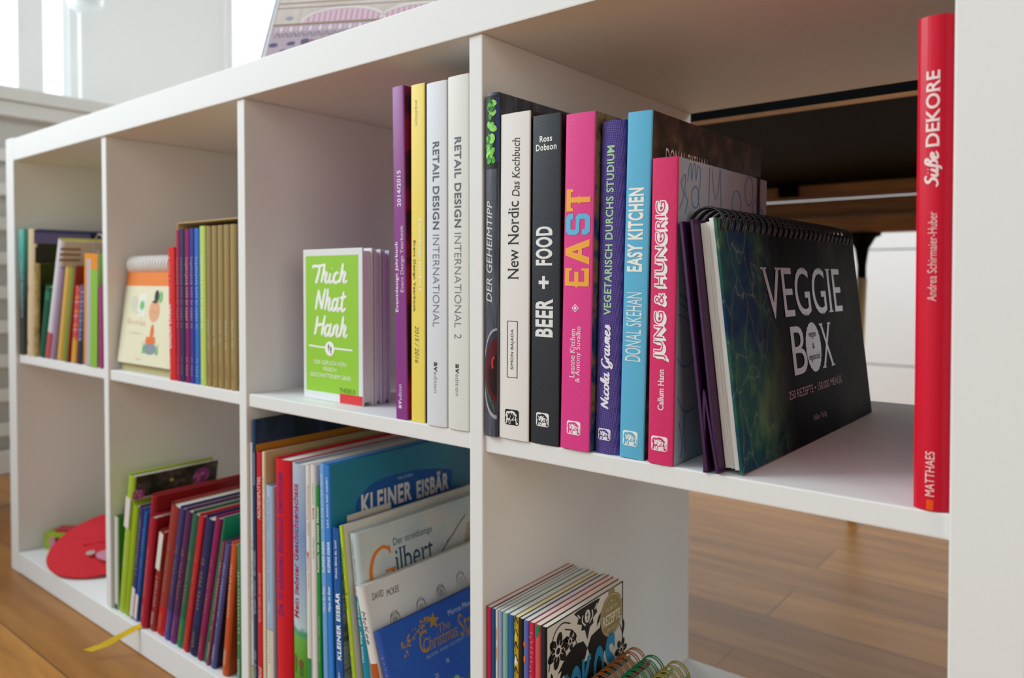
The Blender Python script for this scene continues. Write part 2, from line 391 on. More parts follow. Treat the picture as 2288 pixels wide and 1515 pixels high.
# ------------------------------------------------------------------ the room
def struct(name, bm, m): return tag(obj(name, bm, m), kind='structure')
def wood_floor():
    m, nt, b, mp = nodemat('oak_planks', 0.36, 0.5); mp.inputs['Location'].default_value = (0.21, -0.036, 0)
    br = nt.nodes.new('ShaderNodeTexBrick'); br.offset = 0.37; br.inputs['Scale'].default_value = 1.0
    br.inputs['Brick Width'].default_value = 1.3; br.inputs['Row Height'].default_value = 0.121
    br.inputs['Mortar Size'].default_value = 0.0012; br.inputs['Color1'].default_value = (0.25, 0.25, 0.25, 1); br.inputs['Color2'].default_value = (0.75, 0.75, 0.75, 1)
    br.inputs['Mortar'].default_value = (0, 0, 0, 1); br.inputs['Bias'].default_value = 0.0
    nt.links.new(mp.outputs[0], br.inputs['Vector'])
    m2 = nt.nodes.new('ShaderNodeMapping'); m2.inputs['Scale'].default_value = (0.45, 4.2, 1); nt.links.new(mp.outputs[0], m2.inputs[0])
    n = nt.nodes.new('ShaderNodeTexNoise'); n.inputs['Scale'].default_value = 6; n.inputs['Detail'].default_value = 9; n.inputs['Roughness'].default_value = 0.6
    nt.links.new(m2.outputs[0], n.inputs['Vector'])
    grain = ramp(nt, n.outputs[0], [(0.3, '#97662b'), (0.5, '#b9803a'), (0.72, '#d09a50')])
    plank = ramp(nt, br.outputs[0], [(0.0, '#4a3520'), (0.2, '#b39c80'), (0.5, '#e2d5c0'), (0.8, '#fffaf0')])
    nt.links.new(mix(nt, 0.75, grain, plank, 'MULTIPLY'), b.inputs['Base Color'])
    bp = nt.nodes.new('ShaderNodeBump'); bp.inputs['Strength'].default_value = 0.15; bp.inputs['Distance'].default_value = 0.001
    nt.links.new(n.outputs[0], bp.inputs['Height']); nt.links.new(bp.outputs[0], b.inputs['Normal'])
    return m
bm = bmesh.new(); bxm(bm, -1.1, 4.2, -2.6, 3.1, -0.05, 0.0); struct('floor', bm, wood_floor())
WALL = M('#f3f4f2', 0.7, 0.2, 0.15, 300)
FRAME = M('#eeeeec', 0.4, 0.4)
LX = -0.95                      # inner face of the left wall, with two tall windows in it
wins = [(-1.2, 0.50, 0.95, 2.35), (1.0, 2.75, 0.95, 2.35)]
bm = bmesh.new()
bxm(bm, LX - 0.12, LX, -2.6, 3.1, 0, 0.95); bxm(bm, LX - 0.12, LX, -2.6, 3.1, 2.35, 2.7)
bxm(bm, LX - 0.12, LX, -2.6, -1.2, 0.95, 2.35); bxm(bm, LX - 0.12, LX, 0.50, 1.0, 0.95, 2.35); bxm(bm, LX - 0.12, LX, 2.75, 3.1, 0.95, 2.35)
struct('wall_left', bm, WALL)
gm = bpy.data.materials.new('window_glass'); gm.use_nodes = True; nt = gm.node_tree; nt.nodes.clear()
out = nt.nodes.new('ShaderNodeOutputMaterial'); mx = nt.nodes.new('ShaderNodeMixShader'); tr = nt.nodes.new('ShaderNodeBsdfTransparent'); gl = nt.nodes.new('ShaderNodeBsdfGlossy')
gl.inputs['Roughness'].default_value = 0.02; mx.inputs[0].default_value = 0.05
nt.links.new(tr.outputs[0], mx.inputs[1]); nt.links.new(gl.outputs[0], mx.inputs[2]); nt.links.new(mx.outputs[0], out.inputs[0])
for i, (a, b_, c, d) in enumerate(wins, 1):
    bm = bmesh.new()
    xs = (LX - 0.085, LX - 0.025); f = 0.022
    bxm(bm, *xs, a, b_, c, c + f); bxm(bm, *xs, a, b_, d - f, d); bxm(bm, *xs, a, a + f, c + f, d - f); bxm(bm, *xs, b_ - f, b_, c + f, d - f)
    mid = .372 if i == 1 else 1.9; bxm(bm, *xs, mid - 0.034, mid + 0.034, c + f, d - f)
    w_ = struct('window_%d' % i, bm, FRAME)
    bm = bmesh.new(); bxm(bm, LX - 0.062, LX - 0.056, a + f, b_ - f, c + f, d - f); obj('window_pane', bm, gm, w_)
bm = bmesh.new(); bxm(bm, LX, LX + 0.012, .972, 1.0, 0.95, 2.4, 0, 0.003); struct('trim_1', bm, FRAME)
bm = bmesh.new(); bxm(bm, -1.1, 4.2, 3.0, 3.12, 0, 2.7); struct('wall_back', bm, WALL)
bm = bmesh.new(); bxm(bm, -1.1, 4.2, 0.2, 3.12, 2.7, 2.8); struct('ceiling', bm, WALL)
# ------------------------------------------------------------------ slatted cover left of the shelf
RX, RY0, RY1 = -0.40, -0.9, 1.0
rc = empty('radiator_cover', (RX, RY0, 0), 'white radiator cover with horizontal slats at the left end of the shelf', 'radiator cover')
PAINT = M('#e2e3df', 0.45, 0.35)
L = RY1 - RY0
bm = bmesh.new(); bxm(bm, -0.36, 0.012, 0, L, 0.895, 0.925, 0, 0.003); obj('top_board', bm, PAINT, rc)
bm = bmesh.new(); bxm(bm, -0.03, 0.0, 0, L, 0.862, 0.8945, 0, 0.002); obj('top_rail', bm, PAINT, rc)
for k in range(9):
    z = 0.79 - k * 0.0755
    bm = bmesh.new(); bxm(bm, -0.018, 0.0, 0, L, z - 0.028, z, 0, 0.002); obj('slat', bm, PAINT, rc)
bm = bmesh.new(); bxm(bm, -0.02, 0.0, 0, L, 0.075, 0.125, 0, 0.002); obj('bottom_rail', bm, PAINT, rc)
bm = bmesh.new(); bxm(bm, -0.06, -0.05, 0.02, L - 0.02, 0.06, 0.86); obj('inner_panel', bm, M('#d6d6d0', 0.6), rc)
for yy in (0.0, L - 0.03):
    bm = bmesh.new(); bxm(bm, -0.048, -0.019, yy, yy + 0.03, 0.0, 0.862); obj('post', bm, PAINT, rc)
# ------------------------------------------------------------------ shelf
sh = empty('cube_shelf', (0, 0, 0), 'long white cube shelf, four compartments wide and two high, full of books', 'shelf')
def board(name, *b, bev=0.0012):
    bm = bmesh.new(); bxm(bm, *b, 0, bev); return obj(name, bm, WHITE_FOIL, sh)
board('side_panel', 0, SIDE, 0, DEP, 0, Z5 + 0.002); board('side_panel', WID - SIDE, WID, 0, DEP, 0, Z5 + 0.002)
board('top_board', SIDE, WID - SIDE, 0, DEP, Z4, Z5); board('bottom_board', SIDE, WID - SIDE, 0, DEP, 0.001, Z1)
for n in (1, 2, 3): board('divider', divx(n), divx(n) + DIV, 0.003, DEP, Z1, Z4)
for n in range(4):
    a = SIDE + n * (CELL + DIV); board('middle_shelf', a, a + CELL, 0.0055, DEP, Z2, Z3)
# ------------------------------------------------------------------ table and drawers beyond the shelf
tb = empty('table', (1.1, 0.84, 0), 'dark table with a wooden under-frame behind the right end of the shelf', 'table')
BLACK = M('#050506', 0.7, 0.06)
WOOD = photo('brown_beam', [(0.3, '#7a4f2c'), (0.55, '#9a683c'), (0.75, '#b37d4b')], 9, (0.6, 6, 6), 0.5)
bm = bmesh.new(); bxm(bm, -0.75, 1.2, -0.38, 0.42, 0.704, 0.735, 0, 0.002); obj('table_top', bm, BLACK, tb)
bm = bmesh.new(); bxm(bm, -0.75, 1.2, -0.384, -0.3805, 0.704, 0.709); obj('edge_strip', bm, WOOD, tb)
for (y, za, zb) in ((0.36, 0.676, 0.7035), (0.37, 0.636, 0.671), (0.345, 0.598, 0.633)):
    bm = bmesh.new(); bxm(bm, -0.72, 1.17, y, y + 0.05, za, zb, 0, 0.003); obj('beam', bm, WOOD, tb)
bm = bmesh.new(); bxm(bm, -0.185, -0.145, 0.347, 0.3585, 0.68, 0.703); obj('bracket', bm, BLACK, tb)
for lx in (-0.02, 1.05):
    lg = obj('leg', (lambda b_: (lathe(b_, [(0.036, 0.5975), (0.036, 0.592), (0.026, 0.588), (0.013, 0.565), (0.0085, 0.53), (0.0085, 0.50)], 20, 0, (lx, 0.37, 0)), b_)[1])(bmesh.new()), BLACK, tb)
    bm = bmesh.new(); tube(bm, [(lx, 0.37, 0.505), (lx - 0.012, 0.36, 0.0)], [0.0105, 0.009], 14); obj('wooden_shaft', bm, M('#b59a72', 0.45), lg)
dw = empty('drawer_cabinet', (1.5, 2.45, 0), 'white cabinet with wide plain drawer fronts in the background', 'cabinet')
WD = M('#eef0f1', 0.35, 0.4)
bm = bmesh.new(); bxm(bm, -1.5, 1.5, -0.13, 0.4, 0.0, 0.93); obj('carcass', bm, WD, dw)
for (a, b_) in ((0.02, 0.209), (0.2135, 0.598), (0.6025, 0.92)):
    for q in range(3):
        bm = bmesh.new(); bxm(bm, -1.49 + q * 0.995, -0.5 + q * 0.995, -0.15, -0.1305, a, b_, 0, 0.002); obj('drawer_front', bm, WD, dw)
# ------------------------------------------------------------------ cookbooks, upper right compartment
G1 = 'cookbooks in the upper right compartment'
WOODDARK = photo('dark_scratched_wood', [(0.25, '#24262d'), (0.48, '#474a54'), (0.66, '#62666f'), (0.8, '#a3a5aa')], 60, (6, 2, 0.4), 0.4, seed=3)
def herbs(bm, smap, pr, t, h):
    rnd = random.Random(4)
    g = ['#2f7d1e', '#4fae2f', '#79d04a', '#1f5a17', '#9be46c']
    raw(bm, rect(0.03 * t, 0.97 * t, 0.78 * h, 0.992 * h), smap, pr.slot('#20281f'), 1)
    raw(bm, rect(0.82 * t, 0.97 * t, 0.8 * h, 0.985 * h), smap, pr.slot('#26377e'), 1.3)
    for i in range(34):
        cx, cz, r = rnd.uniform(.3, .66) * t, rnd.uniform(.79, .978) * h, rnd.uniform(.0022, .0042); c = rnd.uniform(0, 3.1)
        raw(bm, ell(cx, cz, r, r * .72, 14, c), smap, pr.slot(g[i % 5]), 2 + i * .1)
        raw(bm, line([(cx - r * .8 * math.cos(c), cz - r * .8 * math.sin(c)), (cx + r * .8 * math.cos(c), cz + r * .8 * math.sin(c))], .0003), smap, pr.slot('#b9f091'), 4.2)
    # wine glass seen from above, cut by the book's edge, with rosemary
    def half(cx, cz, rx, rz): return poly([(min(.96 * t, max(.04 * t, cx + rx * math.cos(q))), cz + rz * math.sin(q)) for q in [2 * math.pi * k / 40 for k in range(40)]])
    raw(bm, half(.95 * t, .185 * h, .0140, .037), smap, pr.slot('#a9a6b2'), 1)
    raw(bm, half(.98 * t, .187 * h, .0134, .0345), smap, pr.slot('#3a3845'), 1.5)
    raw(bm, half(1.0 * t, .195 * h, .0120, .026), smap, pr.slot('#57141c'), 2)
    raw(bm, half(1.0 * t, .18 * h, .0085, .017), smap, pr.slot('#2a090e'), 2.4)
    raw(bm, line([(.7 * t, .2 * h), (.66 * t, .22 * h), (.8 * t, .235 * h)], .0016), smap, pr.slot('#d3302b'), 2.8)
    for i in range(9):
        x = .1 + i * .085; z = .135 - i * .0085 + rnd.uniform(-.004, .004)
        raw(bm, line([(x * t, (z + .02) * h), ((x + .16) * t, (z - .004) * h)], .0009, .2), smap, pr.slot(g[1 + i % 3]), 3)
book('cookbook', 'dark cookbook with basil leaves and a wine glass on its spine, against the left divider', 'book', 1.0858, 1.0998, .2787, .4, .20, Z3, .0012, spine=WOODDARK, cover=WOODDARK, rnd=.0016,
     texts=[('DER GEHEIMTIPP', 'serifitalic', '#d8d6d2', (.393, .6875, .17, .62), 'u')], marks=herbs, group=G1)
NORD = M('#e4dfd9', 0.5, 0.3, 0.12, 500)
def nordbox(bm, smap, pr, t, h):
    for r_ in (rect(.285 * t, .305 * t, .19 * h, .365 * h), rect(.625 * t, .645 * t, .19 * h, .365 * h), rect(.285 * t, .645 * t, .19 * h, .192 * h), rect(.285 * t, .645 * t, .363 * h, .365 * h)):
        raw(bm, r_, smap, pr.slot('#1b1a1a'), 1.5)
book('cookbook', 'thick off-white cookbook with black lettering and a framed name on its spine', 'book', 1.1001, 1.1302, .2600, .45, .205, Z3, .0032, spine=NORD, cover='#3a2c28', rnd=.0008, soft=True, back=NORD,
     texts=[('New Nordic', 'serif', '#1b1a1a', (.492, .731, .30, .66), 'u'), ('Das Kochbuch', 'serifitalic', '#2a2828', (.745, .923, .43, .68), 'u'), ('SIMON BAJADA', 'sans', '#1b1a1a', (.216, .34, .41, .53), 'u')],
     marks=both(nordbox, elephant('#171616', '#e4dfd9', .044, .092, .22, .70)), group=G1)
DK = M('#24282e', 0.5, 0.35, 0.3, 700)
book('cookbook', 'black cookbook with big white block lettering and a plus sign', 'book', 1.1313, 1.1584, .2547, .5, .205, Z3, .0042, spine=DK, cover=photo('beer_photo', [(0.3, '#141517'), (0.6, '#2a211b'), (0.8, '#7a4a1e')], 25), rnd=.0008, soft=True, back=DK,
     texts=[('Ross', 'bold', '#eceae6', (.918, .937, .28, .72), 'h'), ('Dobson', 'bold', '#eceae6', (.892, .912, .14, .87), 'h'), ('FOOD', 'black', '#e4e2de', (.545, .663, .16, .76), 'u'), ('+', 'black', '#e4e2de', (.474, .513, .28, .64), 'u'), ('BEER', 'black', '#e4e2de', (.328, .444, .17, .79), 'u')],
     marks=elephant('#e9e7e3', '#24282e', .054, .096, .22, .68), group=G1)
EAST = M('#dd3a86', 0.5, 0.3, 0.35, 500)
def east(bm, smap, pr, t, h):
    def L(polys, z0, z1, c):
        for p in polys: raw(bm, poly([((1 - q[1]) * .82 * t + .08 * t, (z0 + q[0] * (z1 - z0)) * h) for q in p]), smap, pr.slot(c), 2)
    # block letters turned to read upwards: (across the word, up the letter)
    L([[(.0, 0), (.24, 0), (.24, 1), (.0, 1)], [(.24, 0), (1, 0), (1, .3), (.86, .3), (.86, .19), (.24, .19)], [(.24, .42), (.8, .42), (.8, .6), (.24, .6)], [(.24, .81), (.86, .81), (.86, .7), (1, .7), (1, 1), (.24, 1)], [(-.1, .5), (0, .42), (0, .58)]], .489, .542, '#f0a93c')
    L([[(0, 0), (.28, 0), (.38, .3), (.62, .3), (.66, .46), (.43, .46), (.5, .72), (.72, 0), (1, 0), (.64, 1), (.36, 1)]], .553, .628, '#f0a93c')
    L([[(.0, .12), (.14, 0), (.86, 0), (1, .14), (1, .46), (.86, .58), (.28, .58), (.24, .64), (.24, .76), (.3, .8), (.72, .8), (.74, .68), (1, .68), (1, .88), (.86, 1), (.14, 1), (0, .86), (0, .54), (.14, .42), (.72, .42), (.76, .36), (.76, .24), (.7, .2), (.28, .2), (.26, .32), (0, .32)]], .641, .703, '#62b5d8')
    L([[(.38, 0), (.62, 0), (.62, .8), (.86, .8), (.86, .7), (1, .7), (1, 1), (0, 1), (0, .7), (.14, .7), (.14, .8), (.38, .8)], [(.38, .5), (.3, .45), (.38, .4)], [(.62, .4), (.7, .45), (.62, .5)]], .711, .777, '#f0a93c')
    d = lambda s: poly([((.46 + .13 * s) * t, .4235 * h), (.46 * t, (.4235 + .0125 * s) * h), ((.46 - .13 * s) * t, .4235 * h), (.46 * t, (.4235 - .0125 * s) * h)])
    raw(bm, d(1), smap, pr.slot('#f3dce6'), 1.5); raw(bm, d(.75), smap, pr.slot('#dd3a86'), 2); raw(bm, d(.45), smap, pr.slot('#f3dce6'), 2.5)
book('cookbook', 'pink cookbook with orange and light blue block letters on its spine', 'book', 1.1603, 1.1866, .2516, 1.2, .2, Z3, .0034, spine=EAST, cover=photo('market_photo', [(0.25, '#141a28'), (0.42, '#26486e'), (0.55, '#8c7455'), (0.68, '#3c2b22'), (0.8, '#c9b79a')], 40, seed=2), back=EAST, rnd=.0006, soft=True, pages=pages_mat('kraft_pages', '#b99a73', '#d2b68d'),
     texts=[('Leanne Kitchen', 'serif', '#f3e4ea', (.215, .362, .30, .48), 'u'), ('& Antony Suvalko', 'serif', '#f3e4ea', (.203, .37, .50, .70), 'u')], marks=both(east, elephant('#f3e7ea', '#dd3a86', .045, .086, .24, .71)), group=G1)
VEG = fabric('purple_cloth', '#64549a', '#3d3070', 900)
book('cookbook', 'purple cloth-bound cookbook with pale green lettering', 'book', 1.1876, 1.2082, .2433, 1.35, .19, Z3, .0079, spine=VEG, cover='#2b2340', back=VEG, rnd=.0022,
     texts=[('VEGETARISCH DURCHS STUDIUM', 'bold', '#a5cf9c', (.419, .926, .30, .62), 'u'), ('Nicola Graimes', 'scriptbold', '#e9e6ee', (.136, .391, .20, .74), 'u')], marks=elephant('#e6e3ee', '#4d3f80', .04, .075, .17, .70), group=G1)
EASY = M('#5aaed0', 0.5, 0.3, 0.3, 600)
ROAST = photo('roast_photo', [(0.28, '#160f0c'), (0.48, '#33231a'), (0.62, '#5b4330'), (0.75, '#7b6a50'), (0.88, '#3a1c16')], 45, seed=5)
book('cookbook', 'light blue cookbook with white lettering and dark brown photo cover', 'book', 1.2101, 1.2300, .2465, 1.5, .2077, Z3, .0065, spine=EASY, cover=ROAST, back=EASY, rnd=.0006, soft=True,
     texts=[('EASY KITCHEN', 'black', '#ece9dd', (.542, .782, .13, .77), 'u'), ('DONAL SKEHAN', 'sans', '#d8e3e4', (.283, .482, .15, .80), 'u')], ctexts=[('DONAL SKEHAN', 'sans', '#cfc6bb', (.0215, .092, .208, .2226))], marks=elephant('#e6e9e2', '#5aaed0', .036, .08, .14, .76), group=G1)
JUNG = M('#d42f66', 0.6, 0.25, 0.6, 350)
GREYC = M('#9fb1bd', 0.6, 0.25, 0.3, 900)
def doodles(bm, cmap, pr, t, h, w):
    c = pr.slot('#5f8bb4'); k = 0.0011
    def S_(pts): raw(bm, line(pts, k), cmap, c, 1.5)
    S_([(.004, .176), (.010, .186), (.006, .194), (.012, .200), (.012, .188), (.016, .182), (.013, .174)])
    S_([(.016, .196), (.018, .206), (.021, .208), (.022, .197), (.025, .208), (.028, .208), (.029, .198), (.032, .208), (.036, .206), (.036, .196), (.033, .186), (.038, .176)])
    for (x, z, a, b_) in ((.0285, .186, .006, .0075), (.103, .187, .009, .010), (.128, .199, .0085, .0115), (.146, .186, .010, .008), (.155, .176, .009, .010)):
        S_([(x + a * math.cos(q), z + b_ * math.sin(q)) for q in [2 * math.pi * i / 12 for i in range(13)]])
    S_([(.048, .150), (.051, .180), (.052, .210)]); S_([(.056, .209), (.060, .192), (.064, .188), (.068, .197), (.070, .210)]); S_([(.071, .210), (.074, .180), (.080, .165)])
    S_([(.006, .118), (.020, .112), (.032, .102), (.046, .088)]); S_([(.006, .112), (.020, .106), (.034, .094), (.048, .078)]); S_([(.004, .104), (.018, .100), (.030, .088)])
    S_([(.004, .074), (.012, .068), (.024, .068), (.036, .078), (.042, .094)]); S_([(.006, .046), (.016, .036), (.030, .036), (.044, .044), (.06, .062)])
    S_([(.008, .030), (.014, .014), (.012, .004)]); S_([(.018, .034), (.016, .020), (.020, .008)]); S_([(.05, .03), (.08, .05), (.11, .03), (.14, .06)]); S_([(.06, .13), (.09, .14), (.12, .12), (.15, .15)])
def elastic(root, t, h):
    bm = bmesh.new(); bxm(bm, t + .0002, t + .0012, .146, .1500, -.0002, h + .0006, 0, .0003); bxm(bm, -.0012, t + .0012, .146, .15, h, h + .0012)
    tag(obj('elastic_band', bm, M('#191b20', 0.7), root), 'black elastic band')
book('cookbook', 'shorter crimson-spined cookbook with blue doodles on its grey cover', 'book', 1.2343, 1.2538, .2117, .8, .168, Z3, .0043, spine=JUNG, cover=GREYC, back=GREYC, rnd=.0006, group=G1,
     texts=[('JUNG & HUNGRIG', 'sans', '#f1ece8', (.345 + dz, .859 + dz, .19 + dx, .68 + dx), 'u', 1.2 + .12 * i_) for i_, (dx, dz) in enumerate(((-.03, -.003), (-.03, .003), (.03, -.004), (.03, .002), (.06, -.005), (.09, -.006), (.12, -.008), (.06, 0)))] + [('JUNG & HUNGRIG', 'light', '#d42f66', (.346, .858, .20, .67), 'u', 3.5), ('Callum Hann', 'serifbold', '#eedfe2', (.178, .313, .38, .62), 'u')], marks=elephant('#f1e4e6', '#d42f66', .044, .092, .14, .79), cmarks=doodles, extra=elastic)
RED = M('#d0122f', 0.35, 0.25, 0.05, 400)
def orangesq(bm, smap, pr, t, h):
    V, F = [], []
    for i in range(5): V += [((.4 + .2 * i / 4) * t, .002 * h), ((.4 + .2 * i / 4) * t, .023 * h)]
    raw(bm, (V, [(2 * i, 2 * i + 2, 2 * i + 3, 2 * i + 1) for i in range(4)]), smap, pr.slot('#e8500f'), 1.5)
book('cookbook', 'tall bright red book with rounded spine standing at the right end of the shelf', 'book', 1.3996, 1.4176, .2728, 0, .22, Z3, .0048, spine=RED, cover=RED, back=RED, rnd=.0035,
     texts=[('DEKORE', 'serifbold', '#f3dbd6', (.737, .889, .27, .66), 'u', 2), ('Süße', 'scriptbold', '#f3dbd6', (.655, .728, .24, .74), 'u', 2), ('Andrea Schirmaier-Huber', 'sans', '#f0c4c2', (.426, .606, .36, .62), 'u', 2), ('MATTHAES', 'sans', '#f3d6d4', (.03, .121, .36, .62), 'u', 2)], marks=orangesq, group=G1)
# ---- flip-over recipe calendar in front of the cookbooks
A_, YW = R(-6.6), R(-1.4)
vb = empty('flip_chart_cookbook', (1.3000, .011, Z3 + .0031), 'ring-bound flip cookbook with dark cabbage-leaf cover, standing on its own easel', 'cookbook', None,
           (Matrix.Rotation(YW, 3, 'Z') @ Matrix.Rotation(A_, 3, 'Y')).to_euler())
def cabbage():
    m, nt, b, mp = nodemat('cabbage_print', 0.5, 0.02)
    sx = nt.nodes.new('ShaderNodeSeparateXYZ'); nt.links.new(mp.outputs[0], sx.inputs[0])
    vo = nt.nodes.new('ShaderNodeTexVoronoi'); vo.feature = 'DISTANCE_TO_EDGE'; vo.inputs['Scale'].default_value = 46
    m2 = nt.nodes.new('ShaderNodeMapping'); m2.inputs['Scale'].default_value = (1, 1.0, 0.6); m2.inputs['Rotation'].default_value = (R(25), 0, 0)
    nt.links.new(mp.outputs[0], m2.inputs[0])
    nd = nt.nodes.new('ShaderNodeTexNoise'); nd.inputs['Scale'].default_value = 30; nd.inputs['Detail'].default_value = 4; nt.links.new(m2.outputs[0], nd.inputs['Vector'])
    add = nt.nodes.new('ShaderNodeVectorMath'); add.operation = 'MULTIPLY_ADD'; add.inputs[1].default_value = (.03, .03, .03)
    nt.links.new(nd.outputs[1], add.inputs[0]); nt.links.new(m2.outputs[0], add.inputs[2]); nt.links.new(add.outputs[0], vo.inputs['Vector'])
    vein = ramp(nt, vo.outputs[0], [(0.0, '#b0b0b0'), (0.02, '#3e3e3e'), (0.12, '#000000')])
    base = ramp(nt, noise(nt, mp, 14, 7), [(0.25, '#161c44'), (0.40, '#1c3656'), (0.5, '#2a5650'), (0.6, '#557a58'), (0.78, '#26345c')])
    dark = ramp(nt, noise(nt, mp, 9, 8), [(0.35, '#0d0d14'), (0.6, '#16171f'), (0.8, '#242833')])
    right = ramp(nt, noise(nt, mp, 11, 8), [(0.35, '#171d26'), (0.55, '#36413a'), (0.75, '#5c6658')])
    r1 = ramp(nt, sx.outputs[1], [(0.05, '#ffffff'), (0.105, '#000000')]); r2 = ramp(nt, sx.outputs[1], [(0.19, '#000000'), (0.235, '#ffffff'), (0.29, '#808080')])
    lf = mix(nt, vein, base, '#7d9a7c'); a = mix(nt, r1, dark, lf); c = mix(nt, r2, a, right)
    nt.links.new(c, b.inputs['Base Color']); return m
PUR = M('#3a1440', 0.45, 0.35, 0.1)
W_ = .303
bm = bmesh.new(); bxm(bm, -.0022, 0, 0, W_, -.0022, .1675, 0, .0003)
pc = Print(cabbage())
def vm(a, b_, l): return (l, a, b_)
LV = M('#b9bbc4', .38, .4, 0, 900, 0, .55)
put(bm, text_mesh('VEGGIE', 'serif'), (.0646, .2475, .0965, .1355), vm, pc.slot(LV), 2.5)
put(bm, text_mesh('B', 'serif'), (.111, .142, .0515, .089), vm, pc.slot(LV), 2.5)
put(bm, text_mesh('X', 'serif'), (.177, .2088, .0512, .0885), vm, pc.slot(LV), 2.5)
sc = [(.1598 + .0175 * (1 + .04 * (k % 2)) * math.cos(2 * math.pi * k / 48), .0703 + .0198 * (1 + .04 * (k % 2)) * math.sin(2 * math.pi * k / 48)) for k in range(48)]
raw(bm, poly(sc), vm, pc.slot(LV), 2.5)
for s_, f_ in (('vegan', (.1505, .1685, .0768, .0822)), ('&', (.157, .1625, .069, .0738)), ('vegetarisch', (.1462, .1735, .0585, .0655))): put(bm, text_mesh(s_, 'serif'), f_, vm, pc.slot('#23222a'), 3.5)
put(bm, text_mesh('250 REZEPTE • 150.000 MENÜS', 'sans'), (.0945, .2215, .0348, .0425), vm, pc.slot('#cfccd6'), 2.5)
put(bm, text_mesh('Hölker Verlag', 'serif'), (.1412, .1735, .0112, .0172), vm, pc.slot('#b5b2bb'), 2.5)
obj('front_cover', bm, pc.mats, vb)
bm = bmesh.new()
for k, (x0, x1, zz, yy) in enumerate(((-.0055, -.0024, .168, .0012), (-.0090, -.0057, .166, .003), (-.0125, -.0092, .1655, .0022))): bxm(bm, x0, x1, yy, W_ - .004, .0005 + .0006 * k, zz)
obj('page_block', bm, PAGES_WHITE, vb)
bm = bmesh.new(); bxm(bm, -.0150, -.0130, -.0075, W_ - .001, .0012, .168, 0, .0003)
prism(bm, [(-.0150, -.0005), (-.0130, -.0005), (-.0168, .052), (-.0176, .055), (-.0186, .052), (-.0240, -.0002), (-.0222, -.0002), (-.0176, .046)], 1, -.008, W_ - .001)
bxm(bm, -.0225, -.0203, -.0085, W_ - .001, .001, .168, 0, .0003)
tag(obj('easel_back', bm, PUR, vb), 'folded dark purple card easel')
for k in range(26):
    bm = bmesh.new()
    for dy in (0, .0032):
        y = .006 + k * .01145 + dy
        tube(bm, [(-.0105 + .0125 * math.cos(q), y + .0022 * math.sin(q), .1655 + .0110 * math.sin(q)) for q in [R(-48) + R(276) * i / 14 for i in range(15)]], .0008, 5)
    obj('wire_ring', bm, M('#111216', 0.35, 0.5), vb)
# ------------------------------------------------------------------ design yearbooks, upper compartment left of the cookbooks
G2 = 'design yearbooks in the third upper compartment'
PURP = M('#8a3686', 0.35, 0.4, 0.05)
PINKPH = photo('magenta_stage_photo', [(0.3, '#120c14'), (0.5, '#3a1034'), (0.62, '#a51a5c'), (0.75, '#1a1016')], 14, (1, .3, 1), 0.4, seed=8)
book('yearbook', 'purple paperback yearbook with white lettering, leftmost of the upright yearbooks', 'book', .9742, .9898, .3036, -.7, .215, Z3, .0068, spine=PURP, cover=PINKPH, soft=True, rnd=.0005, group=G2,
     texts=[('2014/2015', 'bold', '#eadff0', (.64, .748, .38, .70), 'u'), ('Eventdesign Jahrbuch', 'bold', '#eadff0', (.323, .534, .11, .45), 'u'), ('Event Design Yearbook', 'sans', '#e3d3e8', (.383, .583, .58, .92), 'u'), ('av', 'bold', '#f0e8f2', (.032, .056, .29, .55), 'u'), ('edition', 'sans', '#e8dcec', (.057, .105, .29, .57), 'u')])
YEL = M('#f0d75e', 0.4, 0.35, 0.05)
book('yearbook', 'yellow paperback yearbook between the purple one and the white ones', 'book', .9941, .1176 + .8940, .3017, .15, .21, Z3, .0073, spine=YEL, cover='#1c1c20', soft=True, rnd=.0004, group=G2,
     texts=[('avedition', 'sans', '#b9ad7a', (.879, .954, .33, .54), 'd'), ('Eventdesign Jahrbuch', 'bold', '#f8f3dc', (.388, .603, .55, .82), 'd'), ('Event Design Yearbook', 'bold', '#6d6640', (.327, .54, .14, .36), 'd'), ('2015 / 2016', 'serifitalic', '#6d6640', (.176, .286, .30, .58), 'd')])
def retail(label, x0, x1, H, col, two, y):
    g = '#5b636b'
    tx = [('RETAIL DESIGN', 'bold', g, (.573, .827, .35, .67), 'd'), ('INTERNATIONAL', 'light', '#6c737b', (.29, .558, .35, .67), 'd'),
          ('av', 'bold', '#2d3034', (.160, .1875, .40, .56), 'd'), ('edition', 'light', '#6c737b', (.0975, .159, .40, .57), 'd')]
    if two: tx.append(('2', 'light', '#6c737b', (.259, .273, .35, .67), 'd'))
    book('yearbook', label, 'book', x0, x1, H, .1, .23, Z3, y, spine=M(col, .45, .35, .12, 500), rnd=.0009, texts=tx, group=G2, pages=PAGES_WHITE)
retail('cool white hardback with grey lettering beside the yellow yearbook', 1.0166, 1.0415, .2988, '#d9dadf', False, .0039)
retail('off-white hardback with grey lettering ending in a numeral, against the third divider', 1.0426, 1.0672, .2999, '#dddcd3', True, .0037)
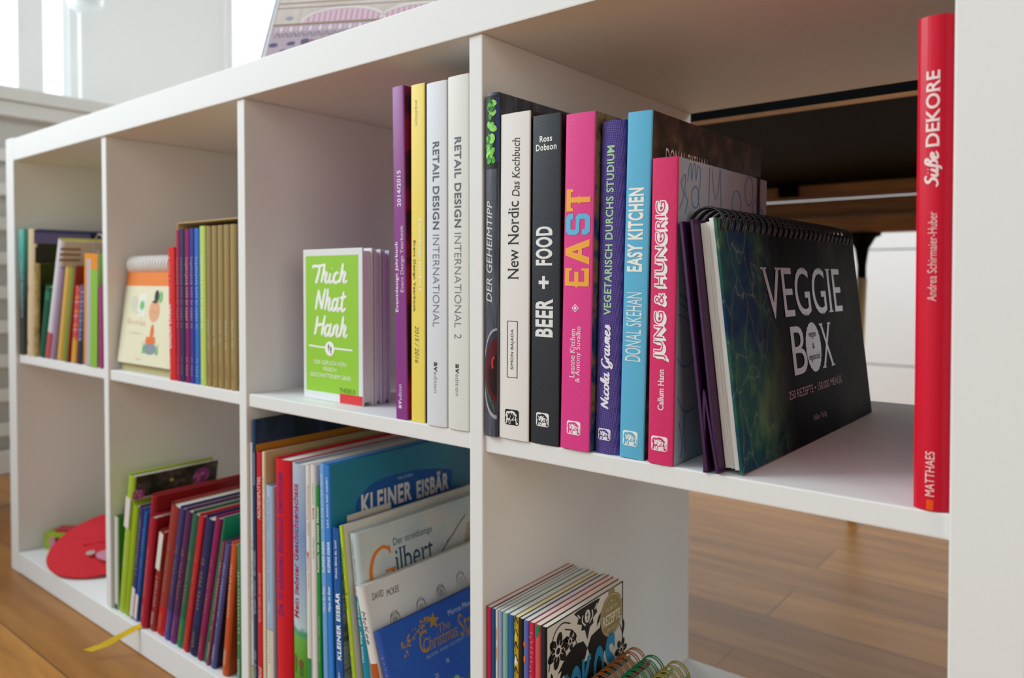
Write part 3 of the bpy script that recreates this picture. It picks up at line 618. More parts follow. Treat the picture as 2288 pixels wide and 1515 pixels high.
# small gift books standing face out
LIME = M('#8cc63a', 0.45, 0.3)
def thich(bm, cmap, pr, t, h, w):
    raw(bm, rect(.055 * w, .935 * w, .055 * h, .957 * h), cmap, pr.slot('#97cc3c'), 1)
    wh = pr.slot('#f2f4ea')
    put(bm, script_mesh('Thich', .12), (.17 * w, .77 * w, .77 * h, .905 * h), cmap, wh, 2)
    put(bm, script_mesh('Nhat', .12), (.22 * w, .75 * w, .587 * h, .742 * h), cmap, wh, 2)
    put(bm, script_mesh('Hanh', .12), (.20 * w, .77 * w, .42 * h, .565 * h), cmap, wh, 2)
    raw(bm, line([(.11 * w, .358 * h), (.3 * w, .352 * h), (.6 * w, .35 * h), (.84 * w, .348 * h)], .0018), cmap, wh, 2)
    raw(bm, ell(.468 * w, .346 * h, .0078, .0076), cmap, wh, 2.5)
    k = pr.slot('#23261d')
    for dx, dz in ((-.0017, .0008), (.0019, -.0014)):
        cx, cz = .468 * w + dx, .346 * h + dz
        raw(bm, ell(cx, cz + .0009, .00115, .0019, 14), cmap, k, 3); raw(bm, ell(cx + .0001, cz - .0023, .0008, .0013, 12), cmap, k, 3)
        for i in range(4): raw(bm, ell(cx - .0009 + i * .0006, cz + .0034 - abs(i - 1) * .0003, .0003, .0004, 8), cmap, k, 3)
    for s, f in (('DER GERUCH VON', (.20, .735, .238, .265)), ('FRISCH', (.36, .575, .197, .223)), ('GESCHNITTENEM GRAS', (.13, .81, .152, .180))):
        put(bm, text_mesh(s, 'sans'), (f[0] * w, f[1] * w, f[2] * h, f[3] * h), cmap, pr.slot('#eef3dc'), 2)
    put(bm, text_mesh('THESEUS', 'sans'), (.63 * w, .885 * w, .068 * h, .098 * h), cmap, pr.slot('#3c5c22'), 2)
    raw(bm, rect(.635 * w, .996 * w, .003 * h, .062 * h), cmap, pr.slot('#dd3a3c'), 3)
G3 = 'small gift books standing face out'
WHT = M('#e3e4e2', 0.4, 0.35)
th = (.0145, .0095, .0095); yy = .0290
for i, (t_, c_, l_) in enumerate(zip(th, ('#e3e4e2', '#d9d9da', '#c9c8d2'), ('small white and lime green book facing out, with white brush lettering', 'thin white book standing directly behind the lime green one', 'thin greyish book, hindmost of the three standing face out'))):
    book('gift_book', l_, 'book', .8037 + i * .001, .8037 + i * .001 + t_ + .0004, .1598 - .001 * i, 0, .0985, Z3, yy + t_, spine=c_, cover=c_, rnd=.0006, yaw=-90, group=G3, cmarks=thich if i == 0 else None, pages=PAGES_WHITE, board=.002)
    yy += t_ + .0012
# ------------------------------------------------------------------ picture books, lower compartment left of the third divider
G4 = 'picture books in the third lower compartment'
def pb(label, x0, x1, H, lean, w, **k): return book('picture_book', label, 'book', x0, x1, H, lean, w, Z1, k.pop('y', .006), group=G4, pages=k.pop('pages', PAGES_WHITE), **k)
pb('thin white picture book at the left end of its row, pink lettering', .7352, .7398, .2852, 0, .24, spine='#dcdad6', bands=[(0, .11, '#b9c77c'), (.11, .116, '#5f9a3a')], rnd=.0004, texts=[('xxxxxxxxxxxxxxxx', 'blur', '#d08a9c', (.3, .62, .3, .8), 'u')], soft=True)
NIGHT = photo('night_forest_painting', [(0.28, '#0a1618'), (0.45, '#142b2e'), (0.58, '#24344e'), (0.7, '#3c4a6e'), (0.82, '#5a4038')], 22, (1, 1.6, .6), .35, seed=11)
def snowband(bm, cmap, pr, t, h, w): raw(bm, rect(.001, w - .001, .886 * h, .912 * h), cmap, pr.slot('#c07f22'), 1.5)
pb('tall dark blue picture book with a dark forest picture, tallest of its row', .7401, .7463, .3115, 0, .262, spine='#123a5c', cover=NIGHT, rnd=.0004, cmarks=snowband,
   texts=[('Schneewittchen', 'italic', '#9fb7cf', (.765, .882, .2, .85), 'u'), ('Brüder Grimm · Bernadette', 'italic', '#a9bdd0', (.30, .527, .2, .8), 'u'), ('Nord', 'italic', '#a9bdd0', (.06, .12, .2, .8), 'u'), ('Süd', 'italic', '#a9bdd0', (.13, .165, .2, .8), 'u')])
pb('narrow red picture book with white capitals, right of the tall dark blue one', .7468, .7575, .2766, .1, .26, spine='#c3262f', cover='#b59a5a', rnd=.0008,
   texts=[('ASCHENPUTTEL', 'serif', '#efd9cf', (.729, .904, .22, .78), 'u'), ('BRÜDER GRIMM · Ulrike Haseloff', 'serif', '#e7b9ae', (.315, .513, .35, .7), 'u'), ('Süd', 'italic', '#efd9cf', (.075, .13, .25, .8), 'u')])
pb('cream picture book with faint orange lettering beside the red one', .7581, .7634, .2782, .1, .26, spine='#e2d8b8', cover='#c4b684', rnd=.0008, texts=[('xxxxxxxxxxxxxxxxxxxx', 'blur', '#d9a888', (.58, .9, .2, .8), 'u')])
pb('short pale blue picture book with violet lettering', .7640, .7776, .2422, .1, .25, spine='#a9bfdc', bands=[(0, .345, '#ddd5c0'), (.343, .347, '#7f8a94')], rnd=.0018,
   texts=[('FRÖHLICHE WEIHNACHT, FAMILIE MAUS', 'serif', '#8b7fb4', (.47, .95, .32, .62), 'u', 2), ('xxxxxxxxxxxxxxx', 'blur', '#a59a90', (.19, .42, .35, .6), 'u', 2)])
pb('thick red picture book with violet lettering', .7797, .8098, .2747, -.2, .27, spine=M('#d11528', .42), rnd=.0042, texts=[('Die 10 schönsten Bilderbuch Geschichten', 'serifbold', '#6b2a78', (.385, .955, .28, .60), 'u', 2.5)])
MEADOW = grad('meadow_spine', 2, [(0.0, '#3f7a12'), (0.22, '#5a9a2a'), (0.33, '#6dae4a'), (0.355, '#3f9a78'), (0.37, '#b9cfd4'), (0.55, '#9db4cc'), (0.72, '#7f9ccb'), (0.9, '#a6b6cc'), (1.0, '#b2bfcd')], .2745, .4, 60, .05)
def sheep(bm, smap, pr, t, h):
    for x, z in ((.3, .225), (.66, .215)):
        raw(bm, ell(x * t, (z + .02) * h, .0032, .0045, 14), smap, pr.slot('#7a5a33'), 2)
        for dx in (-.06, .05): raw(bm, rect((x + dx) * t, (x + dx) * t + .0009, (z - .03) * h, (z + .01) * h), smap, pr.slot('#5a4a2a'), 2)
pb('thick sky blue picture book with a green meadow at the foot of its spine', .8113, .8376, .2744, -.3, .27, spine=MEADOW, cover='#8fabc8', rnd=.0038, marks=sheep, texts=[('Mein liebster Geschichtenschatz', 'serifbold', '#b02a3c', (.405, .925, .22, .56), 'u', 2.5)])
def heart(bm, smap, pr, t, h):
    raw(bm, poly([(.5 * t, .648 * h), (.3 * t, .664 * h), (.36 * t, .675 * h), (.5 * t, .668 * h), (.64 * t, .675 * h), (.7 * t, .664 * h)]), smap, pr.slot('#e0482e'), 2)
pb('narrow white picture book with pale orange lettering, right of the sky blue one', .8386, .8467, .2763, -.4, .26, spine='#dcd8d2', bands=[(0, .27, '#2f8a52')], rnd=.0012, marks=heart, texts=[('Lisas Mohnblume', 'sans', '#d9a698', (.735, .925, .3, .78), 'u'), ('Marcus Pfister', 'sans', '#e2a58f', (.53, .66, .3, .72), 'u')])
pb('narrow white picture book with red and green lettering, left of the green one', .8474, .8565, .2777, -.5, .26, spine='#d9d5cf', rnd=.0010, texts=[('quasselt', 'sans', '#9cc68e', (.853, .935, .35, .8), 'u'), ('Lina', 'bold', '#c9604e', (.80, .842, .35, .72), 'u'), ('Anke Faust', 'sans', '#a39c92', (.65, .73, .35, .7), 'u')])
pb('shorter green picture book with white lettering, left of the light blue one', .8582, .8640, .2565, -.7, .25, spine='#15883a', rnd=.0006, texts=[('Komm, wir suchen Mama!', 'bold', '#e9efe4', (.66, .92, .22, .84), 'u'), ('Carol Roth · Sean Julian', 'sans', '#b5d3b0', (.30, .48, .3, .7), 'u')])
pb('light blue picture book between the green one and the teal-covered one', .8672, .8752, .2815, -1.3, .255, spine='#6fa3d8', rnd=.0005, texts=[('Lars, bring uns nach Hause!', 'sans', '#dfe9f4', (.768, .962, .25, .75), 'u'), ('KLEINER EISBÄR', 'bold', '#e6eef6', (.608, .72, .22, .8), 'u'), ('Hans de Beer', 'bold', '#d6e2f0', (.466, .558, .25, .75), 'u')])
TEAL = grad('teal_cover', 1, [(0.0, '#22809a'), (0.5, '#1a7391'), (0.75, '#2b7f98'), (1.0, '#14607f')], .22, .3, 12, .35)
def eis(bm, cmap, pr, t, h, w):
    pts = spline2([(.0355, .19), (.0345, .215), (.0335, .235), (.045, .2455), (.062, .2525), (.09, .2545), (.115, .2535), (.140, .2505), (.165, .2455), (.1795, .2405), (.1775, .225), (.178, .205), (.17, .19)], 5)
    raw(bm, poly([tuple(p) for p in pts]), cmap, pr.slot('#12549a'), 1)
    put(bm, text_mesh('KLEINER', 'black'), (.0405, .1130, .2215, .2425), cmap, pr.slot('#dcd8d4'), 2)
    put(bm, text_mesh('EISBÄR', 'black'), (.1205, .1730, .2200, .2445), cmap, pr.slot('#dcd8d4'), 2)
    put(bm, text_mesh('Hans de Beer', 'serif'), (.0926, .1154, .2478, .2512), cmap, pr.slot('#a8c2dc'), 2)
pb('blue picture book with teal cover, white capitals on a dark blue patch', .8760, .8845, .2812, -1.5, .26, spine='#2f7fd0', cover=TEAL, rnd=.0005, cmarks=eis, texts=[('Lars, komm bald wieder!', 'sans', '#e3edf6', (.775, .955, .25, .78), 'u'), ('KLEINER EISBÄR', 'bold', '#ecf2f8', (.615, .725, .22, .82), 'u'), ('Hans de Beer', 'bold', '#dfe9f4', (.475, .565, .25, .75), 'u')])
pb('small cream-coloured book peeping out behind the dark blue picture book', .8856, .8867, .2265, -1.5, .06, spine='#d9d2bf', y=.026, soft=True, rnd=.0003)
STRIPE = photo('grey_hatched_cover', [(0.4, '#57605c'), (0.5, '#8a948c'), (0.6, '#4b534f')], 40, (1, .2, 3), .5, seed=4)
pb('dark blue picture book with large white capitals on its spine', .8884, .9000, .2198, -2.0, .2, spine='#17579d', cover=STRIPE, rnd=.0006, texts=[('Wohin fährst du, Lars?', 'bold', '#dfe7f0', (.77, .945, .32, .66), 'u'), ('KLEINER EISBÄR', 'black', '#eef0f2', (.405, .71, .22, .86), 'u'), ('Hans de Beer', 'bold', '#c9d6e6', (.16, .35, .32, .62), 'u')])
CREAM = photo('pale_wash', [(0.35, '#d3cfc2'), (0.6, '#dedbd0')], 8)
pb('picture book with lime green spine and cream cover, leaning left', .9215, .9266, .2236, -7.5, .2, spine='#b9d22e', cover=CREAM, rnd=.0006, back=CREAM, texts=[('Das große Vorsingen', 'serif', '#4f5a1c', (.645, .91, .2, .75), 'u'), ('Luc Foccroulle · Annick Masson', 'sans', '#6d7a24', (.33, .58, .3, .65), 'u')])
WASH = photo('pale_blue_wash', [(0.3, '#a9bcc0'), (0.48, '#bcc8c6'), (0.62, '#d0cdc2'), (0.8, '#b3c2c4')], 14, (1, 1, 1), .3, seed=6)
def gilbert(bm, cmap, pr, t, h, w):
    o = pr.slot('#d9781c'); n = pr.slot('#24405c')
    g = [(.0415, .192), (.033, .197), (.021, .192), (.0145, .177), (.017, .160), (.028, .150), (.040, .153), (.0445, .160)]
    raw(bm, line(g, .0042, .5), cmap, o, 2); raw(bm, line([(.0405, .1965), (.0415, .1885)], .0025), cmap, o, 2.2)
    raw(bm, line([(.0435, .155), (.0435, .172)], .0036), cmap, o, 2.2); raw(bm, line([(.033, .1725), (.0475, .1725)], .0024), cmap, o, 2.4)
    put(bm, text_mesh('ilbert', 'serif'), (.0470, .1025, .1655, .1905), cmap, n, 2)
    put(bm, text_mesh('Der streitlustige', 'serif'), (.0468, .1034, .1922, .2015), cmap, pr.slot('#55636e'), 2)
    k = pr.slot('#2c2a22')
    raw(bm, line([(.110, .160), (.1162, .1703), (.128, .179), (.1369, .1848), (.146, .192), (.158, .199)], .0011), cmap, k, 2); raw(bm, line([(.1215, .174), (.127, .1805)], .0035, .2), cmap, k, 2.2)
    raw(bm, poly([(.150, .168), (.16, .19), (.172, .19), (.172, .16)]), cmap, pr.slot('#b9a894'), 1.6)
pb('picture book with pale blue-grey cover and large orange initial, leaning left', .9298, .9425, .2163, -8.35, .205, y=.012, spine='#c4d2d4', cover=WASH, rnd=.0022, bands=[(0, .72, '#1d8ea6')], cmarks=gilbert, texts=[('Der streitlustige Gilbert', 'serif', '#8e9aa2', (.74, .965, .3, .65), 'u', 2), ('Hanna Böge · Jill Kaiser', 'bold', '#d8e8ea', (.43, .70, .3, .6), 'u', 2)])
def mckee(bm, cmap, pr, t, h, w):
    k = pr.slot('#4a463c')
    put(bm, text_mesh('DAVID', 'italic'), (.0095, .0240, .1618, .1682), cmap, k, 2); put(bm, text_mesh('MCKEE', 'italic'), (.0275, .0445, .1600, .1662), cmap, k, 2)
    for i, (x, z) in enumerate(((.026, .131), (.062, .132), (.092, .136), (.124, .140))):      # plain arched outlines
        for q in (1, .86):
            raw(bm, line([(x, z), (x + .001, z + .010 * q), (x + .006, z + .0135 * q), (x + .011, z + .011 * q), (x + .013, z)], .0005), cmap, k, 2)
        raw(bm, line([(x + .004, z), (x + .0045, z + .006), (x + .007, z + .007), (x + .009, z)], .0005), cmap, k, 2)
        if i in (0, 2):
            for j in range(6): raw(bm, line([(x + .002, z + .003 + j * .0016), (x + .010, z + .0035 + j * .0016)], .0004), cmap, k, 2)
pb('white leaning picture book with orange spine foot and line drawings', .9707, .9833, .1700, -17, .2, y=.003, spine='#ddd9d2', cover='#d5d2cd', rnd=.0018, bands=[(0, .60, '#b5561f')], cmarks=mckee, texts=[('McKee', 'italic', '#5a554c', (.70, .875, .3, .75), 'd', 2), ('S', 'bold', '#ead9cc', (.44, .475, .3, .7), 'd', 2)])
BLUEC = photo('deep_blue_cover', [(0.3, '#1448a0'), (0.7, '#1b58b4')], 8, coat=.0)
def xmas(bm, cmap, pr, t, h, w):
    gold = pr.slot('#a87f2e'); rnd = random.Random(3)
    raw(bm, star(.0675, .1300, .0085, 5, .42, R(75)), cmap, gold, 2)
    for i in range(70):
        f = rnd.random(); sp_ = .0015 + .0065 * (1 - f)
        cx = .0225 + .041 * f; cz = .1175 + .0165 * math.sin(f * 1.45) + rnd.uniform(-1, 1) * sp_
        raw(bm, star(cx + rnd.uniform(-.002, .002), cz, rnd.uniform(.0007, .0021), 5, .45, rnd.random() * 6), cmap, gold, 2 + i * .01)
    put(bm, text_mesh('The', 'serifitalic'), (.0717, .0880, .1165, .1245), cmap, gold, 2)
    put(bm, text_mesh('Christmas', 'serifitalic'), (.0470, .0960, .1060, .1185), cmap, gold, 2); put(bm, text_mesh('C', 'serifitalic'), (.0430, .0560, .1060, .1265), cmap, gold, 2.2)
    put(bm, text_mesh('Star', 'serifitalic'), (.0985, .126, .1030, .1245), cmap, gold, 2)
    put(bm, text_mesh('BOOK AND ADVENT CALENDAR', 'serif'), (.0478, .135, .1000, .1030), cmap, pr.slot('#8fa6c6'), 2)
    put(bm, text_mesh('Marcus Pfister', 'serif'), (.0888, .128, .1275, .1325), cmap, pr.slot('#b9c6da'), 2)
    put(bm, text_mesh('18', 'serif'), (.0705, .0745, .0875, .0915), cmap, pr.slot('#c3cfdd'), 2); put(bm, text_mesh('23', 'serif'), (.0520, .0565, .0800, .0840), cmap, pr.slot('#c3cfdd'), 2)
    for i in range(26):
        cx, cz = .070 + rnd.random() * .075, .028 + rnd.random() * .042
        raw(bm, ell(cx, cz, rnd.uniform(.004, .009), rnd.uniform(.003, .006), 12, rnd.random() * 3), cmap, pr.slot(rnd.choice(('#3f6f4a', '#6f9a62', '#2c5646', '#8fb07a'))), 1.2 + i * .02)
pb('deep blue book with gold stars and gold lettering, leaning on the white one', .9975, 1.0080, .1330, -22, .165, y=.0045, spine='#2a4fa0', cover=BLUEC, rnd=.001, cmarks=xmas, texts=[('xxxxxxxxxxxx', 'blur', '#6f86bd', (.45, .85, .4, .7), 'u')])
# ------------------------------------------------------------------ recipe booklets, lower right compartment
G5 = 'thin recipe booklets in the lower right compartment'
specs = [('crimson recipe booklet against the divider', '#c0254a'), ('navy recipe booklet, second from the divider', '#1d4a7c'), ('cream recipe booklet with orange shapes on its spine', '#dcd6c6'), ('lavender blue recipe booklet', '#8f9cc6'),
         ('sage green recipe booklet', '#7fb09c'), ('blue recipe booklet between the sage green and the yellow patterned one', '#1f5f9a'), ('yellow recipe booklet with black line pattern', '#e0c02c'), ('black-spined recipe booklet beside the yellow one', '#26211f'),
         ('periwinkle recipe booklet with orange dots', '#5a68a8'), ('crimson recipe booklet with white flecks', '#c4234c'), ('coral recipe booklet with green tip', '#cf5558'), ('black and white patterned recipe booklet with blue lettering and gold seal', '#211f24')]
def sp_orange(bm, smap, pr, t, h):
    for z, r, c in ((.9, .028, '#e08a2c'), (.82, .03, '#e08a2c'), (.62, .02, '#6b9a4a'), (.45, .03, '#e08a2c')): raw(bm, ell(.3 * t, z * h, .28 * t, r * h), smap, pr.slot(c), 1.5)
def sp_yellow(bm, smap, pr, t, h):
    k = pr.slot('#2a2418')
    for i in range(14):
        z = .30 + i * .052
        raw(bm, line([(.1 * t, z * h), (.5 * t, (z + .028) * h), (.9 * t, z * h)], .0006), smap, k, 1.6)
        if i % 2: raw(bm, line([(.5 * t, (z - .02) * h), (.52 * t, (z + .03) * h)], .0005), smap, k, 1.6)
        if i % 4 == 2: raw(bm, rect(.1 * t, .9 * t, (z - .015) * h, (z + .015) * h), smap, pr.slot('#e6e0cc'), 1.3)
def sp_dots(bm, smap, pr, t, h):
    for x, z, r in ((.2, .9, .0012), (.25, .84, .0014), (.7, .66, .002), (.3, .56, .002), (.6, .45, .0018)): raw(bm, ell(x * t, z * h, r, r * 2), smap, pr.slot('#e0662c'), 1.5)
def sp_fleck(bm, smap, pr, t, h):
    rnd = random.Random(9)
    for i in range(34): 
        x, z = rnd.uniform(.2, .8) * t, (.3 + .02 * i) * h; q = rnd.uniform(-.5, .9)
        raw(bm, line([(x - .0012, z - .0008 * q), (x + .0012, z + .0014 * q)], .0007, .3), smap, pr.slot('#f0dfe0'), 1.5)
def sp_tip(bm, smap, pr, t, h): raw(bm, poly([(.05 * t, .999 * h), (.05 * t, .94 * h), (.6 * t, .955 * h), (.95 * t, .985 * h), (.95 * t, .999 * h)]), smap, pr.slot('#2f7a52'), 1.5)
def kokos(bm, cmap, pr, t, h, w):
    k = pr.slot('#1d1b1c'); wcol = pr.slot('#dcd7cf'); b_ = pr.slot('#2f8fc0'); g = pr.slot('#97875a'); g2 = pr.slot('#cdc3a4')
    for r_ in (rect(0, .0016, 0, h), rect(w - .0016, w, 0, h), rect(0, w, h - .0012, h)): raw(bm, r_, cmap, k, 1)
    def flower(cx, cz, r, n=6, rot=0.):
        for i in range(n):
            q = rot + 2 * math.pi * i / n
            raw(bm, ell(cx + r * .62 * math.cos(q), cz + r * .62 * math.sin(q), r * .46, r * .3, 14, q), cmap, k, 1.2)
        raw(bm, ell(cx, cz, r * .34, r * .34, 16), cmap, wcol, 1.8); raw(bm, ell(cx, cz, r * .2, r * .2, 12), cmap, k, 2.2)
        for i in range(10):
            q = 2 * math.pi * i / 10; raw(bm, line([(cx + r * .3 * math.cos(q), cz + r * .3 * math.sin(q)), (cx + r * .6 * math.cos(q), cz + r * .6 * math.sin(q))], r * .05), cmap, wcol, 2.0)
    flower(.0165, .172, .0135, 6, .3); flower(.0335, .1735, .008, 5, 0.); flower(.0155, .133, .012, 6, .1); flower(.115, .135, .010, 6); flower(.118, .108, .009, 6); flower(.016, .095, .012); flower(.105, .060, .012); flower(.03, .04, .014)
    for st in ([(.004, .160), (.010, .185), (.022, .192), (.034, .188)], [(.026, .186), (.038, .180), (.043, .168)], [(.004, .14), (.003, .12), (.010, .10)], [(.1, .192), (.112, .186), (.118, .172)], [(.112, .16), (.117, .15), (.118, .138)]): raw(bm, line(st, .0011), cmap, k, 1.2)
    for cx, cz, a, c in ((.044, .164, .0045, 1.2), (.041, .176, .004, 2.2), (.008, .152, .006, 1.7), (.006, .148, .005, .7), (.114, .177, .005, 1.0), (.119, .155, .007, 1.5), (.0775, .176, .006, 1.0), (.081, .169, .005, 1.3)):
        raw(bm, poly([(cx + a * math.cos(c) * s + a * .4 * math.sin(c) * q, cz + a * math.sin(c) * s - a * .4 * math.cos(c) * q) for s, q in ((-1, 0), (-.3, .8), (.4, .7), (1, 0), (.4, -.7), (-.3, -.8))]), cmap, k, 1.3)
    cx = .0595                                                       # symmetrical ornament at the top
    orn = [(0, .165), (.004, .1745), (.0095, .176), (.0085, .1805), (.0155, .1835), (.0135, .188), (.0205, .1935), (.015, .1945), (0, .1945)]
    raw(bm, poly([(cx + x, z) for x, z in orn] + [(cx - x, z) for x, z in reversed(orn[:-1])][:-1]), cmap, k, 1.2)
    for s in (-1, 1):
        raw(bm, line([(cx + s * .003, .178), (cx + s * .008, .183), (cx + s * .007, .188)], .0014), cmap, wcol, 1.8); raw(bm, line([(cx + s * .011, .187), (cx + s * .015, .191)], .0012), cmap, wcol, 1.8)
    raw(bm, ell(cx, .185, .0042, .0055, 18), cmap, wcol, 1.6); raw(bm, line([(cx, .181), (cx, .189)], .001), cmap, k, 2); raw(bm, line([(cx - .002, .186), (cx + .002, .186)], .001), cmap, k, 2.1)
    for s in (-1, 1):                                                # two great black leaves
        L = [(0, .158), (.006, .166), (.018, .168), (.032, .163), (.044, .153), (.038, .154), (.041, .147), (.034, .149), (.035, .142), (.027, .145), (.025, .138), (.018, .142), (.012, .138), (.006, .146)]
        raw(bm, poly([(cx + s * x, z) for x, z in L]), cmap, k, 1.25)
    raw(bm, ell(.052, .112, .046, .036, 30), cmap, k, 1.1)
    for s_, x0, x1, z0, z1 in (('K', .016, .032, .110, .148), ('O', .033, .050, .109, .150), ('K', .051, .067, .110, .151), ('O', .069, .086, .111, .153), ('S', .088, .105, .112, .157)):
        put(bm, text_mesh(s_, 'black'), (x0, x1, z0, z1), cmap, b_, 3)
    raw(bm, ell(.0985, .1730, .0185, .0190, 40), cmap, g, 2.5); raw(bm, rect(.0935, .1035, .1885, h - .0005), cmap, g, 2.4)
    rg = [(.0985 + .0170 * math.cos(q), .1730 + .0174 * math.sin(q)) for q in [2 * math.pi * i / 40 for i in range(41)]]; raw(bm, line(rg, .0006), cmap, g2, 3)
    for x, r_ in ((.0985, .0018), (.0935, .001), (.1035, .001)): raw(bm, star(x, .1850 - (r_ < .0015) * .0012, r_), cmap, g2, 3)
    for s_, f in (('DIE BESTEN', (.0885, .1085, .1775, .1808)), ('DER WELT', (.0905, .1065, .1590, .1622))): put(bm, text_mesh(s_, 'sans'), f, cmap, g2, 3)
    put(bm, text_mesh('REZEPTE', 'bold'), (.0840, .1130, .1655, .1745), cmap, pr.slot('#e6dfc8'), 3)
BP = pages_mat('booklet_page_edges', '#d9d3c4', '#f3eee2')
xb = [1.0841 + (q - 1.0806) * .9465 for q in (1.0806, 1.0866, 1.0912, 1.0945, 1.0990, 1.1050, 1.1118, 1.1167, 1.1218, 1.1278, 1.1338, 1.1402, 1.1460)]
for i, (l_, c_) in enumerate(specs):
    mk = {2: sp_orange, 6: sp_yellow, 8: sp_dots, 9: sp_fleck, 10: sp_tip}.get(i)
    book('recipe_booklet', l_, 'booklet', xb[i], xb[i + 1], .1965, 0, .123 - .0015 * ((i * 5) % 4), Z1, .006, spine=M(c_, .6, .3, .2, 900), cover='#dcd7cf' if i == 11 else c_, soft=True, rnd=.0009, pages=BP, group=G5, marks=mk, cmarks=kokos if i == 11 else None)
# three pocket ring-bound notebooks in front of the patterned booklet
def ringbook(label, x0, t, w, h, y, cover, wire, yaw, page='#e6e0d2', dz=0):
    r_ = empty('ring_notebook', (x0, y, Z1 + .0003 + dz), label, 'notebook', 'pocket ring-bound notebooks', (0, 0, R(yaw)))
    bm = bmesh.new(); bxm(bm, 0, .0012, 0, w, 0, h, 0, .0003); obj('back_cover', bm, M(cover, .4), r_)
    bm = bmesh.new(); bxm(bm, t - .0012, t, 0, w, 0, h, 0, .0003); obj('front_cover', bm, M(cover, .4), r_)
    bm = bmesh.new(); bxm(bm, .0016, t - .0016, .002, w - .002, .002, h - .003); obj('page_block', bm, BP, r_)
    n = int(w / .0092)
    for k in range(n):
        bm = bmesh.new()
        for dy in (0, .0030):
            yy_ = .006 + k * .0092 + dy
            tube(bm, [(t / 2 + (t / 2 + .003) * math.cos(q), yy_ + .0012 * math.sin(q), h - .004 + .0135 * math.sin(q)) for q in [R(-15) + R(210) * i / 14 for i in range(15)]], .0006, 5)
        obj('wire_ring', bm, M(wire, .35, .5), r_)
    return r_
ringbook('pocket notebook with orange wire rings and teal covers beside the patterned booklet', 1.1515, .0165, .104, .1300, .022, '#1f7f86', '#cf7326', 0)
ringbook('pocket notebook with green wire rings and crimson covers', 1.1745, .0165, .100, .1350, .020, '#b52a4a', '#1f8a52', 0)
ringbook('pocket notebook with gold wire rings and pale green covers', 1.1985, .0165, .098, .1385, .018, '#7fae7a', '#9a8432', 0)
# ------------------------------------------------------------------ second upper compartment
G6 = 'paperbacks of the slipcased set'
cal = empty('desk_calendar', (.3915, .0125, Z3 + .0004), 'small standing flip calendar with white spiral, orange strip and a cartoon child on cream', 'calendar')
cw, ch, lt = .150, .1335, R(7)
bm = bmesh.new(); bxm(bm, 0, cw, 0, .0009, 0, ch); pr = Print(M('#e6e0c2', .5))
def cm_(a, b_, l): return (a, -l, b_)
raw(bm, rect(0, cw, .108, ch), cm_, pr.slot('#e8843c'), 1)
raw(bm, ell(.033, .083, .009, .012), cm_, pr.slot('#d2d2bc'), 1); raw(bm, rect(.046, .066, .066, .096), cm_, pr.slot('#eceade'), 1)
raw(bm, star(.056, .081, .0085, 7, .6), cm_, pr.slot('#6fbf78'), 2); raw(bm, ell(.106, .093, .006, .008), cm_, pr.slot('#7fc07a'), 1)
raw(bm, ell(.095, .094, .0062, .0085), cm_, pr.slot('#3c3a38'), 2); raw(bm, ell(.092, .074, .0145, .015), cm_, pr.slot('#e2aa84'), 2.2); raw(bm, poly([(.083, .086), (.092, .090), (.101, .086), (.092, .084)]), cm_, pr.slot('#3c3a38'), 2.4)
for p in (-.005, .005): raw(bm, line([(.092 + p - .003, .073), (.092 + p, .0722), (.092 + p + .003, .073)], .0007), cm_, pr.slot('#a9744f'), 3)
raw(bm, ell(.092, .044, .005, .012), cm_, pr.slot('#e07a36'), 2); raw(bm, poly([(.076, .030), (.104, .030), (.102, .039), (.078, .039)]), cm_, pr.slot('#e6793a'), 2.4)
raw(bm, ell(.09, .023, .018, .008), cm_, pr.slot('#8a949c'), 1.5)
for x in (.070, .074, .106, .110): raw(bm, poly([(x, .016), (x + .004, .016), (x + (.003 if x > .09 else .0), .032)]), cm_, pr.slot('#6fbf78'), 2)
put(bm, scribble(5, 13), (.018, .072, .0535, .0625), cm_, pr.slot('#e6a878'), 1.5); put(bm, scribble(8, 12), (.028, .066, .041, .045), cm_, pr.slot('#c4c2ac'), 1.5); put(bm, scribble(9, 9), (.036, .060, .069, .072), cm_, pr.slot('#c4c2ac'), 1.5); put(bm, scribble(3, 6), (.055, .068, .006, .009), cm_, pr.slot('#b4b2a0'), 1.5)
pg = obj('front_page', bm, pr.mats, cal); pg.location = (0, 0, .0115); pg.rotation_euler = (-lt, 0, 0)
bm = bmesh.new(); bxm(bm, .001, cw - .001, .0012, .006, .001, ch - .002); o = obj('page_block', bm, PAGES_WHITE, cal); o.location = (0, 0, .0115); o.rotation_euler = (-lt, 0, 0)
bm = bmesh.new(); prism(bm, [(.005, 0), (.060, 0), (.033, .142), (.030, .142), (.055, .003), (.008, .003), (.027, .142), (.0245, .142)], 0, .001, cw - .001); obj('card_easel', bm, M('#b5a878', .7), cal)
for k in range(17):
    bm = bmesh.new(); tube(bm, [(.006 + k * .0086 - .0022 * math.cos(q), .0225 + .0095 * math.cos(q), .1475 + .0115 * math.sin(q)) for q in [R(-60) + R(300) * i / 16 for i in range(17)]], .0021, 6)
    obj('spiral_coil', bm, M('#f2f0ee', .35), cal)
def sb(label, x0, x1, H, lean, color, y=.006, tx=(), w=.115, **k): return book('paperback', label, 'book', x0, x1, H, lean, w, Z3, y, spine=M(color, .45), soft=True, rnd=k.pop('rnd', .0012), texts=tx, group=k.pop('group', G6), **k)
N_ = 'x' * 14
sb('bright red paperback with white capitals beside the flip calendar', .5520, .5690, .1685, -.6, '#d92a2c', tx=[('DALAI LAMA', 'bold', '#f6dcd8', (.24, .575, .06, .5), 'u'), (N_, 'blur', '#e88a84', (.62, .93, .18, .5), 'u'), ('xxxxxxx', 'blur', '#f2c4be', (.05, .19, .1, .36), 'u')], rnd=.0014, group='books in the second upper compartment')
